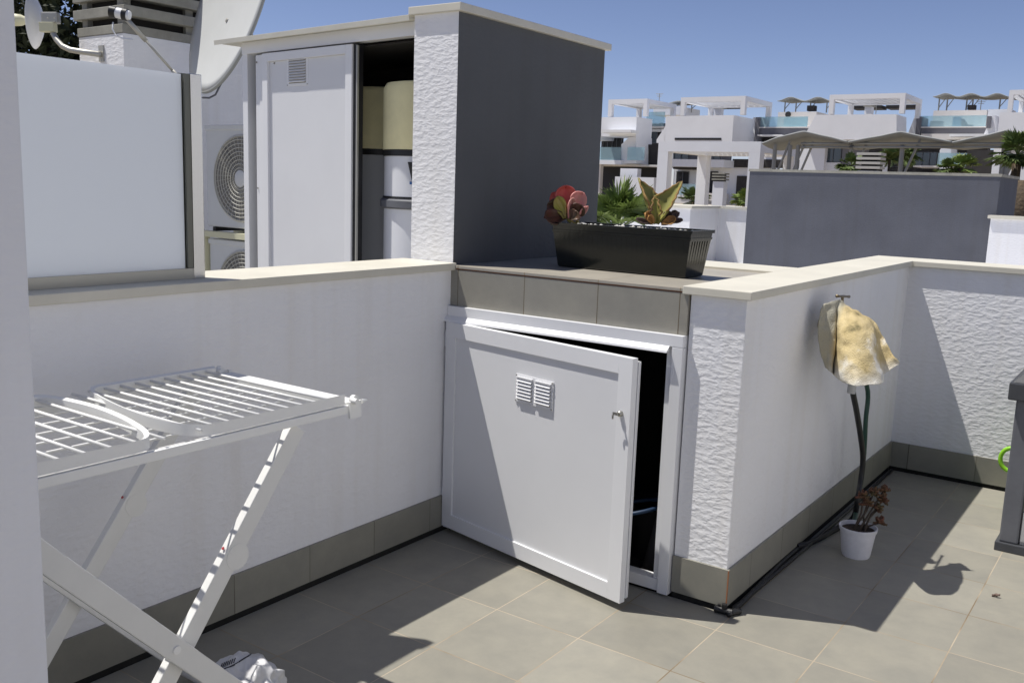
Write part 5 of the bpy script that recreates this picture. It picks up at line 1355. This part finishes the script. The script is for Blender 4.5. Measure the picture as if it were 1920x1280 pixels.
# ------------------------------------------------------------------ nearer white portal and shade roofs
PY = 30.0
a0 = onY(1235, 265, PY); a1 = onY(1427, 265, PY)
t = thing('garden_pergola', (a0.x, PY, -6), 'big white portal-shaped pergola with thick posts, in the middle distance left of the grey block', 'pergola')
zt = a0.z; zb = onY(1330, 285, PY).z; pw = (a1.x - a0.x) * 20 / 192; dp = 3.6
b = MB(); b.box(a0.x, a1.x, PY, PY + 0.42, zb, zt); b.box(a0.x, a0.x + pw * 0.9, PY + 0.42, PY + dp, zb, zt - 0.005); b.box(a1.x - pw * 0.9, a1.x, PY + 0.42, PY + dp, zb, zt - 0.005); b.box(a0.x, a1.x, PY + dp, PY + dp + 0.4, zb, zt - 0.01); b.build('beam', M['vwhite'], t)
for xx in (a0.x, a1.x - pw * 1.0):
    for yy in (PY, PY + dp - 0.0):
        b = MB(); b.box(xx, xx + pw, yy + 0.001, yy + 0.42, -6, zb); b.build('post', M['vwhite'], t)
b = MB()
for k in range(16):
    x = a0.x + pw + (a1.x - a0.x - 2 * pw) * (k + 0.5) / 16; b.box(x - 0.03, x + 0.03, PY + 0.42, PY + dp, zb + 0.1, zt - 0.03)
b.build('slats', M['vwhite'], t)
# louvred chimney standing in it
def louvre_chimney(x0, x1, yt, ym, yb, Y, n, label, mm):
    a = onY(x0, ym, Y); c = onY(x1, ym, Y); z1 = onY(x0, yt, Y).z; z0 = onY(x0, yb, Y).z
    t = thing('louvred_chimney', (a.x, Y, -6), label, 'chimney'); wd = c.x - a.x
    b = MB(); b.box(a.x + wd * .04, c.x - wd * .04, Y, Y + wd * 0.8, -6, a.z); b.build('stack', M['vwhite'], t)
    b = MB(); b.box(a.x + wd * .15, c.x - wd * .15, Y + 0.1, Y + wd * 0.7, a.z, z1 - 0.02); b.build('core', M['vdark'], t)
    st = (z1 - a.z) / n
    for k in range(n):
        b = MB(); b.box(a.x - wd * .04, c.x + wd * .04, Y - 0.05, Y + wd * 0.85, a.z + st * (k + 0.45), a.z + st * (k + 1)); b.build('louvre_slab', mm, t)
louvre_chimney(1336, 1358, 324, 340, 385, PY - 1.5, 3, 'small white chimney with three dark louvre slabs in front of the white portal', M['slabc'])
louvre_chimney(1606, 1648, 286, 320, 330, 24, 4, 'chimney top with pale concrete louvre slabs above the grey block', mat('pale concrete', (0.55, 0.53, 0.48), 0.8))

def bigshade(pts_top, ybot, Y, dep_, label, posts, rail):
    """peaks and valleys of the near edge measured in the photo; the far edge is lower and straight"""
    t0 = onY(pts_top[0][0], ybot, Y)
    t = thing('shade_roof', (t0.x, Y, -6), label, 'shade roof', 'wavy grey shade roofs')
    xs = [p[0] for p in pts_top]; rows = []; n = 40
    def ytop(x):
        for (xa, ya), (xb, yb) in zip(pts_top, pts_top[1:]):
            if xa <= x <= xb:
                u = (x - xa) / (xb - xa); u = u * 0.75 + 0.25 * (u * u * (3 - 2 * u)); return ya + (yb - ya) * u
        return pts_top[-1][1]
    near = []; far = []
    for i in range(n + 1):
        x = xs[0] + (xs[-1] - xs[0]) * i / n
        near.append(onY(x, ytop(x), Y)); q = onY(x, ybot, Y); far.append(Vector((q.x, Y + dep_, q.z + 0.12)))
    for j in range(6):
        v_ = j / 5
        rows.append([nr.lerp(fr_, v_) - Vector((0, 0, 0.15 * math.sin(math.pi * v_))) for nr, fr_ in zip(near, far)])
    b = MB(); b.grid(rows); b.build('canopy', M['sail'], t, smooth=True, thick=0.05)
    for (x, yt_) in posts:
        q = onY(x, yt_, Y + 0.3); b = MB(); b.tube([(q.x, Y + 0.3, -6), (q.x, Y + 0.3, q.z)], 0.07, 10); b.tube([(q.x, Y + 0.3, q.z - 1.3), (q.x + 0.5, Y + 0.3, q.z + 0.1)], 0.04, 8); b.build('post', M['postg'], t)
    if rail:
        b = MB()
        for yy in rail[2]:
            b.tube([onY(rail[0], yy, Y + 0.2), onY(rail[1], yy, Y + 0.2)], 0.04, 8)
        b.build('rail', M['postg'], t, smooth=True)
    return t
bigshade([(1428, 269), (1460, 257), (1507, 246.5), (1550, 256), (1590, 266)], 275, 28, 3, 'grey wavy shade roof on slanting posts, left one above the grey block', [(1454, 270), (1482, 272), (1497, 272)], (1502, 1600, (269.5, 276)))
bigshade([(1590, 266), (1640, 257), (1688, 247.5), (1735, 257), (1785, 266)], 272, 28, 3, 'grey wavy shade roof, middle one above the grey block', [(1693, 268), (1598, 268)], (1592, 1788, (269.5, 276)))
bigshade([(1785, 267), (1840, 256), (1888, 244.5), (1925, 256), (1980, 262)], 272, 28, 3, 'grey wavy shade roof, right one with a palm below it', [(1884, 270), (1893, 270)], (1788, 1900, (269.5, 276)))

# distant palms
def farpalm(x, ycrown, Y, L, label, seed, n=26, m='palmfar', fan=True, tr=0.12, lw=0.03):
    q = onY(x, ycrown, Y); palm('palm_tree', (q.x, Y, gz(q.x, Y) - 0.1), q, n, L, label, M[m], seed, lw=lw, group='palms among the villas', fan=fan, droop=0.5, trunk_r=tr, up=0.1)
farpalm(1596, 312, 26, 0.50, 'small green palm left of the pale louvre slabs', 11, 22)
farpalm(1688, 292, 36, 1.0, 'tall thin palm right of the pale louvre slabs', 12, 22, fan=False, tr=0.06)
farpalm(1668, 300, 33, 0.7, 'yellowish palm touching the pale louvre slabs', 13, 16, fan=False, tr=0.05)
farpalm(1802, 316, 27, 0.55, 'low bright palm above the right part of the grey block', 14, 20, 'palmL')
farpalm(1778, 318, 27, 0.42, 'low darker palm just left of the bright one', 15, 18)
farpalm(1908, 292, 20, 0.75, 'fan palm below the right shade roof at the picture edge', 16, 30, tr=0.10)
farpalm(1300, 378, 40, 0.9, 'green palm seen through the white portal', 17, 26, lw=0.04)
farpalm(1396, 378, 40, 0.8, 'green palm in the dark opening right of the white portal column', 18, 24, 'palmL')
q = onY(1912, 395, 19)
b = MB(); b.tube([(q.x, 19, gz(q.x, 19)), (q.x, 19, q.z), (q.x, 19, onY(1912, 338, 19).z)], [0.3, 0.26, 0.18], 14); tag(b.build('palm_stump', M['trunk'], None, smooth=True), 'thick brown palm trunk at the right edge above the white wall', 'palm trunk')
